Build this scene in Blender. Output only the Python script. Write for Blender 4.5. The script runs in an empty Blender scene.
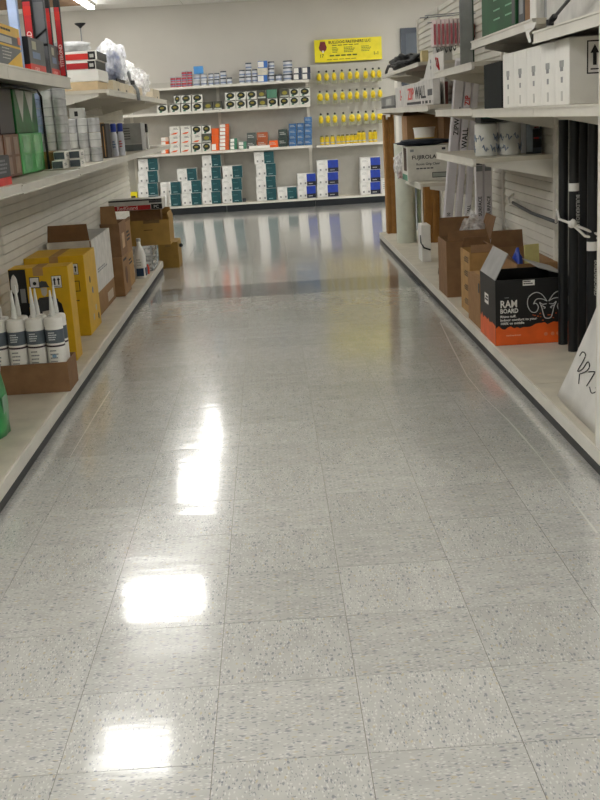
import bpy, bmesh, math, random
from mathutils import Vector, Matrix, noise
random.seed(7)
SC = bpy.context.scene
COL = SC.collection
# ------------------------------------------------------------------ camera
F_PX, PITCH, YAW, ROLL, CAM_H = 1088.81, 0.25368, 0.015886, -0.060164, 1.2115
_f = Vector((math.sin(YAW)*math.cos(PITCH), math.cos(YAW)*math.cos(PITCH), -math.sin(PITCH)))
_r0 = Vector((math.cos(YAW), -math.sin(YAW), 0)); _u0 = _r0.cross(_f)
_r = math.cos(ROLL)*_r0 + math.sin(ROLL)*_u0
_u = -math.sin(ROLL)*_r0 + math.cos(ROLL)*_u0
CAM = Vector((0, 0, CAM_H))
cd = bpy.data.cameras.new('camera'); cam = bpy.data.objects.new('camera', cd); COL.objects.link(cam)
cd.sensor_fit = 'HORIZONTAL'; cd.sensor_width = 36; cd.lens = F_PX/600*36; cd.clip_start = .05; cd.clip_end = 100
cam.matrix_world = Matrix(((_r.x, _u.x, -_f.x, 0), (_r.y, _u.y, -_f.y, 0), (_r.z, _u.z, -_f.z, CAM_H), (0, 0, 0, 1)))
SC.camera = cam
# ------------------------------------------------------------------ world, exposure
w = bpy.data.worlds.new('world'); SC.world = w; w.use_nodes = True
w.node_tree.nodes['Background'].inputs[0].default_value = (.9, .95, 1, 1)
w.node_tree.nodes['Background'].inputs[1].default_value = .15
SC.view_settings.view_transform = 'Standard'; SC.view_settings.look = 'None'
SC.view_settings.gamma = 1; SC.view_settings.use_curve_mapping = False
SC.view_settings.exposure = 1.6
LAMP = 7.5            # radiance of the ceiling troffer diffusers
# ------------------------------------------------------------------ helpers
def _ray(px, py): return F_PX*_f + (px-300)*_r - (py-400)*_u
def atX(px, py, v): d = _ray(px, py); return CAM + d*((v-CAM.x)/d.x)
def atY(px, py, v): d = _ray(px, py); return CAM + d*((v-CAM.y)/d.y)
def atZ(px, py, v): d = _ray(px, py); return CAM + d*((v-CAM.z)/d.z)
ORD = 'zeroth first second third fourth fifth sixth seventh eighth ninth tenth eleventh twelfth thirteenth fourteenth fifteenth'.split()
def lin(h):
    h = h.lstrip('#'); o = []
    for i in (0, 2, 4):
        c = int(h[i:i+2], 16)/255; o.append(c/12.92 if c <= .04045 else ((c+.055)/1.055)**2.4)
    return (*o, 1)
MATS = {}
def mat(hexc, rough=.55, metal=0, var=.06, scale=14, bump=0.0, trans=0, alpha=1, stretch=(1, 1, 1), coat=0, name=None):
    key = (hexc, rough, metal, var, scale, bump, trans, alpha, stretch, coat)
    if key in MATS: return MATS[key]
    m = bpy.data.materials.new(name or 'm_'+hexc.lstrip('#')); m.use_nodes = True
    nt = m.node_tree; b = nt.nodes['Principled BSDF']
    b.inputs['Roughness'].default_value = rough; b.inputs['Metallic'].default_value = metal
    b.inputs['Transmission Weight'].default_value = trans; b.inputs['Alpha'].default_value = alpha
    b.inputs['Coat Weight'].default_value = coat
    tc = nt.nodes.new('ShaderNodeTexCoord'); mp = nt.nodes.new('ShaderNodeMapping')
    mp.inputs['Scale'].default_value = stretch
    nz = nt.nodes.new('ShaderNodeTexNoise'); nz.inputs['Scale'].default_value = scale; nz.inputs['Detail'].default_value = 5
    nt.links.new(tc.outputs['Object'], mp.inputs[0]); nt.links.new(mp.outputs[0], nz.inputs['Vector'])
    c = lin(hexc); rp = nt.nodes.new('ShaderNodeValToRGB')
    rp.color_ramp.elements[0].color = tuple(max(0, v*(1-var*2)) for v in c[:3])+(1,)
    rp.color_ramp.elements[1].color = tuple(min(1, v*(1+var*2)) for v in c[:3])+(1,)
    rp.color_ramp.elements[0].position = .3; rp.color_ramp.elements[1].position = .7
    nt.links.new(nz.outputs['Fac'], rp.inputs[0]); nt.links.new(rp.outputs[0], b.inputs['Base Color'])
    if bump:
        bp = nt.nodes.new('ShaderNodeBump'); bp.inputs['Strength'].default_value = bump; bp.inputs['Distance'].default_value = .01
        nt.links.new(nz.outputs['Fac'], bp.inputs['Height']); nt.links.new(bp.outputs[0], b.inputs['Normal'])
    MATS[key] = m; return m
def emit(hexc, s):
    m = bpy.data.materials.new('lamp_diffuser'); m.use_nodes = True; b = m.node_tree.nodes['Principled BSDF']
    b.inputs['Emission Color'].default_value = lin(hexc); b.inputs['Emission Strength'].default_value = s
    b.inputs['Base Color'].default_value = (.9, .9, .9, 1); return m
STEEL = mat('dedad0', .42, var=.03, scale=6)            # cream powder-coated shelf steel
DECK = mat('cfc8b8', .45, var=.05, scale=9)
PANEL = mat('dad6cb', .5, var=.03, scale=5)
KICK = mat('0e1012', .5, var=.1)
CARD = mat('9c7750', .8, var=.06, scale=20, bump=.05)
CARD2 = mat('8a6848', .8, var=.06, scale=20, bump=.05)
CARD3 = mat('b08a55', .8, var=.06, scale=20, bump=.05)
CARDIN = mat('7d5c3c', .85, var=.08, scale=15)
WHITE = mat('e9e7e2', .5, var=.02)
PAPER = mat('f1efe9', .6, var=.02)
BLACK = mat('0a0a0c', .5, var=.1)
DGREY = mat('3a3c40', .5, var=.08)
GREY = mat('8d9092', .5, var=.06)
LGREY = mat('bdbdb8', .5, var=.05)
RED = mat('b3161b', .4, var=.05)
BRED = mat('d4281e', .4, var=.05)
YEL = mat('dcae10', .45, var=.04)
LYEL = mat('f2e21c', .4, var=.03)
GREEN = mat('2f8a45', .4, var=.1)
DGREEN = mat('0f4a2c', .4, var=.1)
TEAL = mat('0d4b52', .45, var=.08)
BLUE = mat('1f3fa8', .4, var=.08)
MBLUE = mat('33608f', .45, var=.08)
ORANGE = mat('e8621c', .45, var=.06)
INK = mat('17171a', .6, var=.02)
def clear_mat(name, col, amt, rough=.15, glow=False):
    m = bpy.data.materials.new(name); m.use_nodes = True; nt = m.node_tree; nt.nodes.remove(nt.nodes['Principled BSDF'])
    out = nt.nodes['Material Output']; t = nt.nodes.new('ShaderNodeBsdfTransparent'); g = nt.nodes.new('ShaderNodeBsdfPrincipled')
    g.inputs['Base Color'].default_value = lin(col); g.inputs['Roughness'].default_value = rough
    mx = nt.nodes.new('ShaderNodeMixShader'); nz = nt.nodes.new('ShaderNodeTexNoise'); nz.inputs['Scale'].default_value = 7; nz.inputs['Detail'].default_value = 2
    mr = nt.nodes.new('ShaderNodeMapRange'); mr.inputs['From Min'].default_value = .35; mr.inputs['From Max'].default_value = .65
    mr.inputs['To Min'].default_value = max(0, amt-.25); mr.inputs['To Max'].default_value = min(1, amt+.25)
    nt.links.new(nz.outputs['Fac'], mr.inputs['Value']); nt.links.new(mr.outputs[0], mx.inputs[0])
    if glow:
        tl = nt.nodes.new('ShaderNodeBsdfTranslucent'); tl.inputs['Color'].default_value = lin(col); m3 = nt.nodes.new('ShaderNodeMixShader'); m3.inputs[0].default_value = .5
        nt.links.new(g.outputs[0], m3.inputs[1]); nt.links.new(tl.outputs[0], m3.inputs[2]); g = m3
    nt.links.new(t.outputs[0], mx.inputs[1]); nt.links.new(g.outputs[0], mx.inputs[2]); nt.links.new(mx.outputs[0], out.inputs['Surface'])
    return m
PLASTIC = clear_mat('clear_plastic_film', 'ffffff', .6, .3, True)
CLEARG = clear_mat('clear_blister', 'd8dcd8', .35)

def link(name, me, m=None, parent=None, smooth=False):
    o = bpy.data.objects.new(name, me); COL.objects.link(o)
    if m is not None and not me.materials: me.materials.append(m)
    if smooth:
        for p in me.polygons: p.use_smooth = True
    if parent is not None: o.parent = parent
    return o
def tag(o, label, cat, group=None):
    o['label'] = label; o['category'] = cat
    if group: o['group'] = group
    return o
def struct(o): o['kind'] = 'structure'; return o
def thing(name, label, cat, loc=(0, 0, 0), rz=0, group=None):
    o = bpy.data.objects.new(name, None); COL.objects.link(o); o.location = loc; o.rotation_euler = (0, 0, rz); o.empty_display_size = .05
    return tag(o, label, cat, group)
def bm_mesh(bm, name='mesh'):
    me = bpy.data.meshes.new(name); bmesh.ops.recalc_face_normals(bm, faces=bm.faces); bm.to_mesh(me); bm.free(); return me
def add_box(bm, x0, x1, y0, y1, z0, z1):
    vs = [bm.verts.new(p) for p in ((x0, y0, z0), (x1, y0, z0), (x1, y1, z0), (x0, y1, z0), (x0, y0, z1), (x1, y0, z1), (x1, y1, z1), (x0, y1, z1))]
    for q in ((0, 3, 2, 1), (4, 5, 6, 7), (0, 1, 5, 4), (1, 2, 6, 5), (2, 3, 7, 6), (3, 0, 4, 7)): bm.faces.new([vs[i] for i in q])
def bx(name, m, x0, x1, y0, y1, z0, z1, parent=None, bev=0):
    if x0 > x1: x0, x1 = x1, x0
    bm = bmesh.new(); add_box(bm, x0, x1, y0, y1, z0, z1)
    if bev: bmesh.ops.bevel(bm, geom=bm.edges[:], offset=bev, segments=1, affect='EDGES')
    return link(name, bm_mesh(bm), m, parent)
def quadprism(name, m, pts, thick, parent=None):
    """plate through the points pts (list of Vector, planar), thickened along its normal"""
    pts = [Vector(p) for p in pts]; n = (pts[1]-pts[0]).cross(pts[2]-pts[0]).normalized()*thick
    bm = bmesh.new(); a = [bm.verts.new(p) for p in pts]; b = [bm.verts.new(p+n) for p in pts]; k = len(pts)
    bm.faces.new(a); bm.faces.new(b[::-1])
    for i in range(k): bm.faces.new((a[i], a[(i+1) % k], b[(i+1) % k], b[i]))
    return link(name, bm_mesh(bm), m, parent)
def lathe(name, m, prof, loc=(0, 0, 0), seg=20, parent=None, smooth=True, axis=None):
    bm = bmesh.new(); rings = []
    for r, z in prof:
        rings.append([bm.verts.new((r*math.cos(2*math.pi*i/seg), r*math.sin(2*math.pi*i/seg), z)) for i in range(seg)])
    for a, b in zip(rings, rings[1:]):
        for i in range(seg): bm.faces.new((a[i], a[(i+1) % seg], b[(i+1) % seg], b[i]))
    bm.faces.new(rings[0][::-1]); bm.faces.new(rings[-1])
    me = bm_mesh(bm); o = link(name, me, m, parent)
    if smooth:
        for p in me.polygons: p.use_smooth = len(p.vertices) == 4
        me.set_sharp_from_angle(angle=.7)
    o.location = loc
    if axis is not None: o.rotation_mode = 'QUATERNION'; o.rotation_quaternion = Vector((0, 0, 1)).rotation_difference(Vector(axis).normalized())
    return o
def tube(name, m, pts, r, parent=None, seg=8):
    """round bar swept along points"""
    pts = [Vector(p) for p in pts]; bm = bmesh.new(); rings = []
    for i, p in enumerate(pts):
        d = (pts[min(i+1, len(pts)-1)]-pts[max(i-1, 0)]).normalized()
        a = d.orthogonal().normalized() if abs(d.z) > .9 else d.cross(Vector((0, 0, 1))).normalized(); b = d.cross(a)
        rings.append([bm.verts.new(p+r*(math.cos(2*math.pi*k/seg)*a+math.sin(2*math.pi*k/seg)*b)) for k in range(seg)])
    for a, b in zip(rings, rings[1:]):
        for k in range(seg): bm.faces.new((a[k], a[(k+1) % seg], b[(k+1) % seg], b[k]))
    bm.faces.new(rings[0][::-1]); bm.faces.new(rings[-1])
    return link(name, bm_mesh(bm), m, parent, smooth=True)
def text(s, size, loc, face, m, parent=None, name='lettering', sx=1.0, align='LEFT', right=None, up=None, depth=.0006):
    """flat raised lettering; face: 'near' (-Y), 'L' (on the left rack, facing +X), 'R' (on the right rack, facing -X)"""
    cu = bpy.data.curves.new('t', 'FONT'); cu.body = s; cu.size = size; cu.extrude = depth; cu.align_x = align; cu.resolution_u = 2; cu.offset = size*.018
    t = bpy.data.objects.new('t', cu); COL.objects.link(t); dg = bpy.context.evaluated_depsgraph_get()
    me = bpy.data.meshes.new_from_object(t.evaluated_get(dg)); bpy.data.objects.remove(t); bpy.data.curves.remove(cu)
    if right is None:
        right, up = {'near': ((1, 0, 0), (0, 0, 1)), 'L': ((0, 1, 0), (0, 0, 1)), 'R': ((0, -1, 0), (0, 0, 1))}[face]
    r, u = Vector(right).normalized(), Vector(up).normalized(); n = r.cross(u)
    M = Matrix(((r.x*sx, u.x, n.x, loc[0]), (r.y*sx, u.y, n.y, loc[1]), (r.z*sx, u.z, n.z, loc[2]), (0, 0, 0, 1)))
    me.transform(M); me.materials.clear()
    return link(name, me, m, parent)
def bars(name, m, face, parent, u0, u1, v0, v1, w, n=3, frac=.55):
    """printed text lines too small to read, as a joined set of thin raised bars. u along the face, v vertical, w face plane"""
    bm = bmesh.new(); h = (v1-v0)/n; e = .0006
    for i in range(n):
        L = (u1-u0)*(.7+.3*((i*37) % 10)/10); a, b = v1-h*(i+frac), v1-h*i
        k = 5; g = L/k
        for j in range(k):
            p, q = u0+j*g, u0+j*g+g*.8
            if face == 'near': add_box(bm, p, q, w-e, w, a, b)
            else: add_box(bm, w-e, w+e, p, q, a, b)
    o = link(name, bm_mesh(bm), m, parent); return o
def lump(name, m, loc, size, seed=0, amp=.25, sub=3, freq=2.2, parent=None, flat=True):
    bm = bmesh.new(); bmesh.ops.create_icosphere(bm, subdivisions=sub, radius=1)
    for v in bm.verts:
        d = v.co.copy(); k = 1+amp*noise.noise(d*freq+Vector((seed*7.1, seed*3.3, 0)))+amp*.5*noise.noise(d*freq*3+Vector((seed, 0, 5)))
        d *= k
        v.co = Vector((d.x*size[0], d.y*size[1], max(0 if flat else -9, (d.z*.5+.5)*size[2])))
    o = link(name, bm_mesh(bm), m, parent, smooth=True); o.location = loc; return o
# ------------------------------------------------------------------ room shell
XL, XR, YB, YF, HC = -6.0, 4.6, 15.75, -4.0, 2.785
wallm = mat('d3cfc7', .75, var=.015, scale=2)
struct(bx('wall_back', wallm, XL, XR, YB, YB+.12, 0, HC+.2))
struct(bx('wall_left', wallm, XL-.12, XL, YF, YB, 0, HC+.2))
struct(bx('wall_right', wallm, XR, XR+.12, YF, YB, 0, HC+.2))
struct(bx('wall_front', wallm, XL, XR, YF-.12, YF, 0, HC+.2))
# floor: slab with procedural tile joints; the near aisle tiles are built one by one on it
T = .305; TX0, TY0 = -.488, 1.8882
def tile_material(name, base, dark, light, amount, joints):
    m = bpy.data.materials.new(name); m.use_nodes = True; nt = m.node_tree; b = nt.nodes['Principled BSDF']; L = nt.links.new
    def N(t, **k):
        n = nt.nodes.new(t)
        for a, v in k.items(): setattr(n, a, v)
        return n
    tc = N('ShaderNodeTexCoord'); oi = N('ShaderNodeObjectInfo'); vm = N('ShaderNodeVectorMath', operation='SCALE')
    cx = N('ShaderNodeCombineXYZ')
    L(oi.outputs['Random'], cx.inputs[0]); L(oi.outputs['Random'], cx.inputs[1]); L(cx.outputs[0], vm.inputs[0]); vm.inputs['Scale'].default_value = 37.0
    ad = N('ShaderNodeVectorMath', operation='ADD'); L(tc.outputs['Object'], ad.inputs[0]); L(vm.outputs[0], ad.inputs[1])
    mp = N('ShaderNodeMapping'); mp.inputs['Scale'].default_value = (1, 2.3, 1); L(ad.outputs[0], mp.inputs[0])
    dn = N('ShaderNodeTexNoise'); dn.inputs['Scale'].default_value = 45
    L(mp.outputs[0], dn.inputs['Vector'])
    dv = N('ShaderNodeVectorMath', operation='MULTIPLY_ADD'); L(dn.outputs['Color'], dv.inputs[0]); dv.inputs[1].default_value = (.02, .02, 0); L(mp.outputs[0], dv.inputs[2])
    col = None
    bs = N('ShaderNodeTexNoise'); bs.inputs['Scale'].default_value = 9; bs.inputs['Detail'].default_value = 8; L(mp.outputs[0], bs.inputs['Vector'])
    r0 = N('ShaderNodeValToRGB'); c = lin(base)
    r0.color_ramp.elements[0].color = tuple(v*.93 for v in c[:3])+(1,); r0.color_ramp.elements[1].color = tuple(v*1.05 for v in c[:3])+(1,)
    r0.color_ramp.elements[0].position = .35; r0.color_ramp.elements[1].position = .65
    L(bs.outputs['Fac'], r0.inputs[0]); col = r0.outputs[0]
    for sc, thr, hx, keep in ((42, .30, dark, .80), (70, .34, light, .62), (95, .30, dark, .75), (30, .2, 'b9ab8c', .8)):
        vo = N('ShaderNodeTexVoronoi', voronoi_dimensions='2D'); vo.inputs['Scale'].default_value = sc; L(dv.outputs[0], vo.inputs['Vector'])
        lt = N('ShaderNodeMapRange'); lt.inputs['From Min'].default_value = thr; lt.inputs['From Max'].default_value = thr*.6
        L(vo.outputs['Distance'], lt.inputs['Value'])
        sp = N('ShaderNodeSeparateColor'); L(vo.outputs['Color'], sp.inputs[0])
        gt = N('ShaderNodeMath', operation='GREATER_THAN'); L(sp.outputs[0], gt.inputs[0]); gt.inputs[1].default_value = keep
        mu = N('ShaderNodeMath', operation='MULTIPLY'); L(lt.outputs[0], mu.inputs[0]); L(gt.outputs[0], mu.inputs[1])
        m2 = N('ShaderNodeMath', operation='MULTIPLY'); L(mu.outputs[0], m2.inputs[0]); m2.inputs[1].default_value = amount
        mx = N('ShaderNodeMix', data_type='RGBA'); L(m2.outputs[0], mx.inputs['Factor']); L(col, mx.inputs[6]); mx.inputs[7].default_value = lin(hx); col = mx.outputs[2]
    # tile to tile tone
    tn = N('ShaderNodeMapRange'); tn.inputs['To Min'].default_value = .94; tn.inputs['To Max'].default_value = 1.05; L(oi.outputs['Random'], tn.inputs['Value'])
    ml = N('ShaderNodeVectorMath', operation='SCALE'); L(col, ml.inputs[0]); L(tn.outputs[0], ml.inputs['Scale']); col = ml.outputs[0]
    if joints:
        g = N('ShaderNodeNewGeometry'); mpj = N('ShaderNodeMapping'); mpj.inputs['Location'].default_value = (-TX0, -TY0, 0); L(g.outputs['Position'], mpj.inputs[0])
        br = N('ShaderNodeTexBrick'); br.offset = 0; br.squash = 1; br.inputs['Scale'].default_value = 1; br.inputs['Brick Width'].default_value = T; br.inputs['Row Height'].default_value = T
        br.inputs['Mortar Size'].default_value = .0012; br.inputs['Mortar Smooth'].default_value = 0; L(mpj.outputs[0], br.inputs['Vector'])
        mj = N('ShaderNodeMix', data_type='RGBA'); L(br.outputs['Fac'], mj.inputs['Factor']); L(col, mj.inputs[6]); mj.inputs[7].default_value = lin('6e6a62'); col = mj.outputs[2]
    L(col, b.inputs['Base Color'])
    b.inputs['Roughness'].default_value = .22; b.inputs['Specular IOR Level'].default_value = .25
    b.inputs['Coat Weight'].default_value = .9; b.inputs['Coat Roughness'].default_value = .095; b.inputs['Coat IOR'].default_value = 1.6
    g2 = N('ShaderNodeNewGeometry'); wz = N('ShaderNodeTexNoise'); wz.inputs['Scale'].default_value = 5; wz.inputs['Detail'].default_value = 3
    mpw = N('ShaderNodeMapping'); mpw.inputs['Scale'].default_value = (.5, 1.6, 1); L(g2.outputs['Position'], mpw.inputs[0]); L(mpw.outputs[0], wz.inputs['Vector'])
    bp = N('ShaderNodeBump'); bp.inputs['Strength'].default_value = .12; bp.inputs['Distance'].default_value = .01; L(wz.outputs['Fac'], bp.inputs['Height'])
    L(bp.outputs[0], b.inputs['Coat Normal']); L(bp.outputs[0], b.inputs['Normal'])
    return m
TILE = tile_material('vinyl_tile', 'b6b5b0', '6a707c', 'd6d5d0', .6, False)
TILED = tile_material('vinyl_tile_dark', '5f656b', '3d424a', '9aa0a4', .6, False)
FLOORM = tile_material('vinyl_floor_far', 'b6b5b0', '6a707c', 'd6d5d0', .5, True)
SEAM = mat('68645b', .7)
floor = struct(bx('floor', FLOORM, XL, XR, YF, YB, -.1, -.0035))
bx('joint_bed', SEAM, TX0-2*T, TX0+6*T, TY0-T, TY0+31*T, -.0035, -.0012, floor)
NX0, NX1, NY0, NY1 = -4, 5, -2, 30
for nm, a in {'near': (TX0+NX0*T, TX0+NX1*T+T, TY0+NY0*T, TY0+NY1*T+T)}.items(): pass
def tmesh(m):
    bm = bmesh.new(); h = T/2-.0007; add_box(bm, -h, h, -h, h, -.0035, 0)
    me = bm_mesh(bm, 'floor_tile'); me.materials.append(m); return me
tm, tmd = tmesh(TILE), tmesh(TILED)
n_t = 0
for j in range(0, 32):
    for i in range(-2, 6):
        if j < 4 and not (-2 <= i <= 5): continue
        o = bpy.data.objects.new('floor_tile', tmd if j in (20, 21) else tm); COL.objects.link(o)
        o.location = (TX0+(i+.5)*T, TY0+(j-1+.5)*T, 0); o.rotation_euler = (0, 0, math.pi/2*((i+j) % 2)); o.parent = floor; n_t += 1
# remaining floor around the built tiles comes level with them
bmf = bmesh.new()
ax0, ax1, ay0, ay1 = TX0-2*T, TX0+6*T, TY0-T, TY0+31*T
for r in ((XL, ax0, YF, YB), (ax1, XR, YF, YB), (ax0, ax1, YF, ay0), (ax0, ax1, ay1, YB)): add_box(bmf, r[0], r[1], r[2], r[3], -.0035, 0)
fo = link('floor_tile_field', bm_mesh(bmf), FLOORM, floor); fo['kind'] = 'stuff'
def floor_streak(pts):
    q = [atZ(x, y, .0006) for x, y in pts]; bm = bmesh.new(); a = []
    for i, p in enumerate(q):
        d = (q[min(i+1, len(q)-1)]-q[max(i-1, 0)]).normalized(); n = Vector((-d.y, d.x, 0))*.0025*(1+.5*math.sin(i*1.7)); a.append((bm.verts.new(p+n), bm.verts.new(p-n)))
    for u, v in zip(a, a[1:]): bm.faces.new((u[0], u[1], v[1], v[0]))
    link('wax_streak', bm_mesh(bm), mat('bfbdb6', .25, var=.03), floor)
floor_streak([(440, 322), (452, 347), (467, 376), (485, 398), (508, 420), (525, 439), (540, 457), (570, 497), (597, 533)])
floor_streak([(110, 391), (98, 410), (85, 432), (70, 457)])
# ceiling with lay-in tiles
ceil = struct(bx('ceiling', mat('8f8d86', .8), XL, XR, YF, YB, HC+.012, HC+.1))
CT = mat('e9e7e2', .9, var=.03, scale=60, bump=.15); CTB = mat('8a6a4c', .85, var=.06)
cw, cl = 1.22, .61
for i in range(9):
    for j in range(33):
        x0 = XL+.1+i*cw; y1 = YB-.01-j*cl
        if y1-cl < YF: continue
        bx('ceiling_tile', CTB if (i == 2 and j in (1, 2, 3, 4)) else CT, x0+.006, min(x0+cw-.006, XR-.01), y1-cl+.006, y1-.006, HC, HC+.014, ceil) if j < 9 else None
bx('ceiling_tile_field', CT, XL+.05, XR-.05, YF+.05, YB-.02-9*cl, HC, HC+.013, ceil)['kind'] = 'stuff'
# troffers
def troffer(x, y, label, wx=.6, wy=.6, dm=None):
    t = thing('ceiling_light', label, 'ceiling light', (x, y, HC-.03), 0, 'square ceiling lights over the aisles')
    bm = bmesh.new(); a, b = wx/2, wy/2
    for q in ((-a-.02, a+.02, -b-.02, -b), (-a-.02, a+.02, b, b+.02), (-a-.02, -a, -b, b), (a, a+.02, -b, b)): add_box(bm, q[0], q[1], q[2], q[3], -.005, .03)
    link('frame', bm_mesh(bm), WHITE, t); bx('diffuser', dm or DIFF, -a, a, -b, b, 0, .02, t)
DIFF = emit('fcfbf7', LAMP); DIFF2 = emit('fcfbf7', LAMP*.62); DIFFN = emit('fcfbf7', LAMP*.55)
for k, (y, wy) in enumerate(((-1.0, .6), (1.5, .6), (4.0, .6), (6.42, .5), (8.74, .6), (11.8, .85))):
    troffer(-1.14 if k < 5 else -1.03, y, f'lit ceiling panel above the left rack, {ORD[k+1]} from the front end of the store', .38 if k == 5 else (.66 if k != 3 else .5), wy, DIFFN if k == 3 else None)
for c, x in (('behind the left rack', -3.5), ('just behind the right rack', 2.1), ('farther behind the right rack', 3.9)):  # unseen rows of panels, added as fill for racks, floor and back wall
    for k, y in enumerate((-2.6, -.4, 1.8, 4.1, 6.42, 8.74, 11.3, 13.9)):
        troffer(x, y, f'added fill light panel over the aisle {c}, {ORD[k+1]} from front end', dm=DIFFN if y < 5 else (DIFF2 if x > 0 and y < 8 else None))
for k, (x, y) in enumerate(((1.2, -2.6),)):  # extra unseen panel behind the camera, added to brighten the near aisle
    troffer(x, y, ('added fill light panel nearest the front wall of the store', 'added fill light panel straight above the near end of the aisle')[k])
t = thing('strip_light', 'slim white strip light on the ceiling above the far left rack end', 'ceiling light', (-.95, 13.45, HC-.05))
bx('housing', WHITE, -.09, .09, -.92, .92, .02, .05, t); bx('diffuser', DIFF2, -.075, .075, -.9, .9, -.02, .02, t)
t = thing('strip_light', 'slim white strip light on the ceiling in the far left corner', 'ceiling light', (-2.16, 14.45, HC-.05))
bx('housing', WHITE, -.05, .05, -.62, .62, .02, .05, t); bx('diffuser', DIFF, -.035, .035, -.6, .6, -.01, .02, t)
# blue-grey door in the back wall
d = struct(bx('door_1', mat('59616c', .5, var=.03), 2.0, 2.9, YB-.05, YB, 0, 2.24))
dfm = mat('434b57', .45, var=.03)
for a in ((1.93, 2.0, 0, 2.31), (2.9, 2.97, 0, 2.31), (2.0, 2.9, 2.24, 2.31)): bx('door_frame', dfm, a[0], a[1], YB-.07, YB, a[2], a[3], d)
bx('door_handle', GREY, 2.06, 2.16, YB-.11, YB-.05, 1.0, 1.03, d)
# sprinkler-like dark dot on the ceiling
# ------------------------------------------------------------------ store racks
def slat_panel(name, xp, sgn, y0, y1, z0, z1, parent, pitch=.047):
    """louvred back panel at x = xp; sgn = +1 when it faces +X"""
    bm = bmesh.new(); n = int((z1-z0)/pitch); h = (z1-z0)/n
    pr = []
    for i in range(n):
        z = z0+i*h; pr += [(0.0, z), (.001, z+h*.1), (.012, z+h*.14), (.006, z+h*.96)]
    pr.append((0, z1)); a = [bm.verts.new((xp+sgn*p, y0+.006, z)) for p, z in pr]; b = [bm.verts.new((xp+sgn*p, y1-.006, z)) for p, z in pr]
    for i in range(len(pr)-1): bm.faces.new((a[i], b[i], b[i+1], a[i+1]))
    c = [bm.verts.new((xp-sgn*.02, y, z)) for y, z in ((y0+.003, z0), (y1-.003, z0), (y1-.003, z1), (y0+.003, z1))]
    bm.faces.new(c)
    return link(name, bm_mesh(bm), PANEL, parent)
def rack_shelf(name, xf, xb, y0, y1, z, parent, lip=.038):
    """steel shelf, top at z, front edge xf, back edge xb, with a price channel and brackets"""
    s = bx(name, DECK, xf, xb, y0+.002, y1-.002, z-.022, z, parent)
    sg = 1 if xf > xb else -1
    bm = bmesh.new(); x0, x1 = sorted((xf, xf+sg*.014)); add_box(bm, x0, x1, y0+.002, y1-.002, z-lip, z-.002)
    x0, x1 = sorted((xf, xf+sg*.019)); add_box(bm, x0, x1, y0+.002, y1-.002, z-.007, z); add_box(bm, x0, x1, y0+.002, y1-.002, z-lip, z-lip+.006)
    link('price_channel', bm_mesh(bm), STEEL, s)
    for yy in (y0+.012, y1-.016):
        quadprism('bracket', STEEL, [(xb, yy, z-.022), (xb, yy, z-.12), (xf-sg*.05, yy, z-.04), (xf-sg*.05, yy, z-.022)], .004, s)
    return s
ZD = .085
# left run
XLF, XLP = -.972, -1.405
LJ = [2.955+1.366*k for k in range(7)]     # 2.955 4.321 5.687 7.053 8.419 9.785 11.151
ZM, ZT1, ZT2 = 1.028, 1.468, 1.45
wh = ['nearest the camera at the left edge', 'holding the caulk tray and the bristle packs', 'holding the yellow cartons and the silver roll stack', 'with red and white boxes on its top shelf', 'with plastic bags on its top shelf', 'at the far end of the left run']
for k in range(6):
    y0, y1 = LJ[k], LJ[k+1]
    t = thing('gondola_rack', 'cream left rack section '+wh[k], 'store rack', (0, 0, 0), 0, 'left rack sections')
    ztop = 2.05 if k < 2 else 1.56
    slat_panel('back_panel', XLP, 1, y0, y1, ZD, ztop, t)
    bx('upright', DGREY, XLP-.03, XLP-.021, y1-.04, y1-.0005, 0, ztop, t)
    ye = 9.42 if k == 4 else y1
    if k < 5:
        dk = bx('base_deck', DECK, XLF+.004, XLP+.008, y0+.002, ye-.002, .034, ZD, t)
        bx('deck_lip', STEEL, XLF+.004, XLF+.014, y0+.002, ye-.002, .036, ZD-.003, dk)
        bx('kick_plate', KICK, XLF+.011, XLF-.01, y0+.001, ye-.001, 0, .034, t)
    rack_shelf('shelf', XLF, XLP+.008, y0, y1, ZM-(.006 if k == 1 else 0), t)
    if k < 2: rack_shelf('shelf', XLF, XLP+.008, y0, y1, ZT1, t, .055)
    if k >= 3: rack_shelf('shelf', XLF, XLP+.008, y0, y1, ZT2, t, .04)
# right run
XRF, XRP = 1.06, 1.475
RJ = [3.08, 4.36, 5.65, 6.91, 8.15, 9.38, 10.6]
wr = ['nearest the camera with the white sack on its deck', 'holding the white cartons and the black tubes', 'with the white rolls and the open brown cartons', 'where the white pole cartons lean', 'under the long white printed carton', 'at the far end with tall cardboard sheets']
RR = []
for k in range(6):
    y0, y1 = RJ[k], RJ[k+1]
    t = thing('gondola_rack', 'cream right rack section '+wr[k], 'store rack', (0, 0, 0), 0, 'right rack sections'); RR.append(t)
    slat_panel('back_panel', XRP, -1, y0, y1, ZD, 2.02 if k > 2 else 2.1, t)
    bx('upright', STEEL, XRP-.022, XRP+.03, y1-.038, y1-.001, 0, 2.02, t)
    dk = bx('base_deck', DECK, 1.044, XRP-.008, y0+.002, y1-.002, .034, ZD, t)
    bx('deck_lip', STEEL, 1.034, 1.044, y0+.002, y1-.002, .036, ZD-.003, dk)
    bx('kick_plate', KICK, 1.037, 1.06, y0+.001, y1-.001, 0, .034, t)
xb = XRP-.009
rack_shelf('shelf', XRF, xb, RJ[0], RJ[1], 1.198, RR[0]); rack_shelf('shelf', XRF, xb, RJ[0], RJ[1], 1.475, RR[0], .045)
rack_shelf('shelf', XRF, xb, RJ[1], RJ[2], 1.198, RR[1]); rack_shelf('shelf', XRF, xb, RJ[1], RJ[2], 1.525, RR[1], .04)
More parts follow.
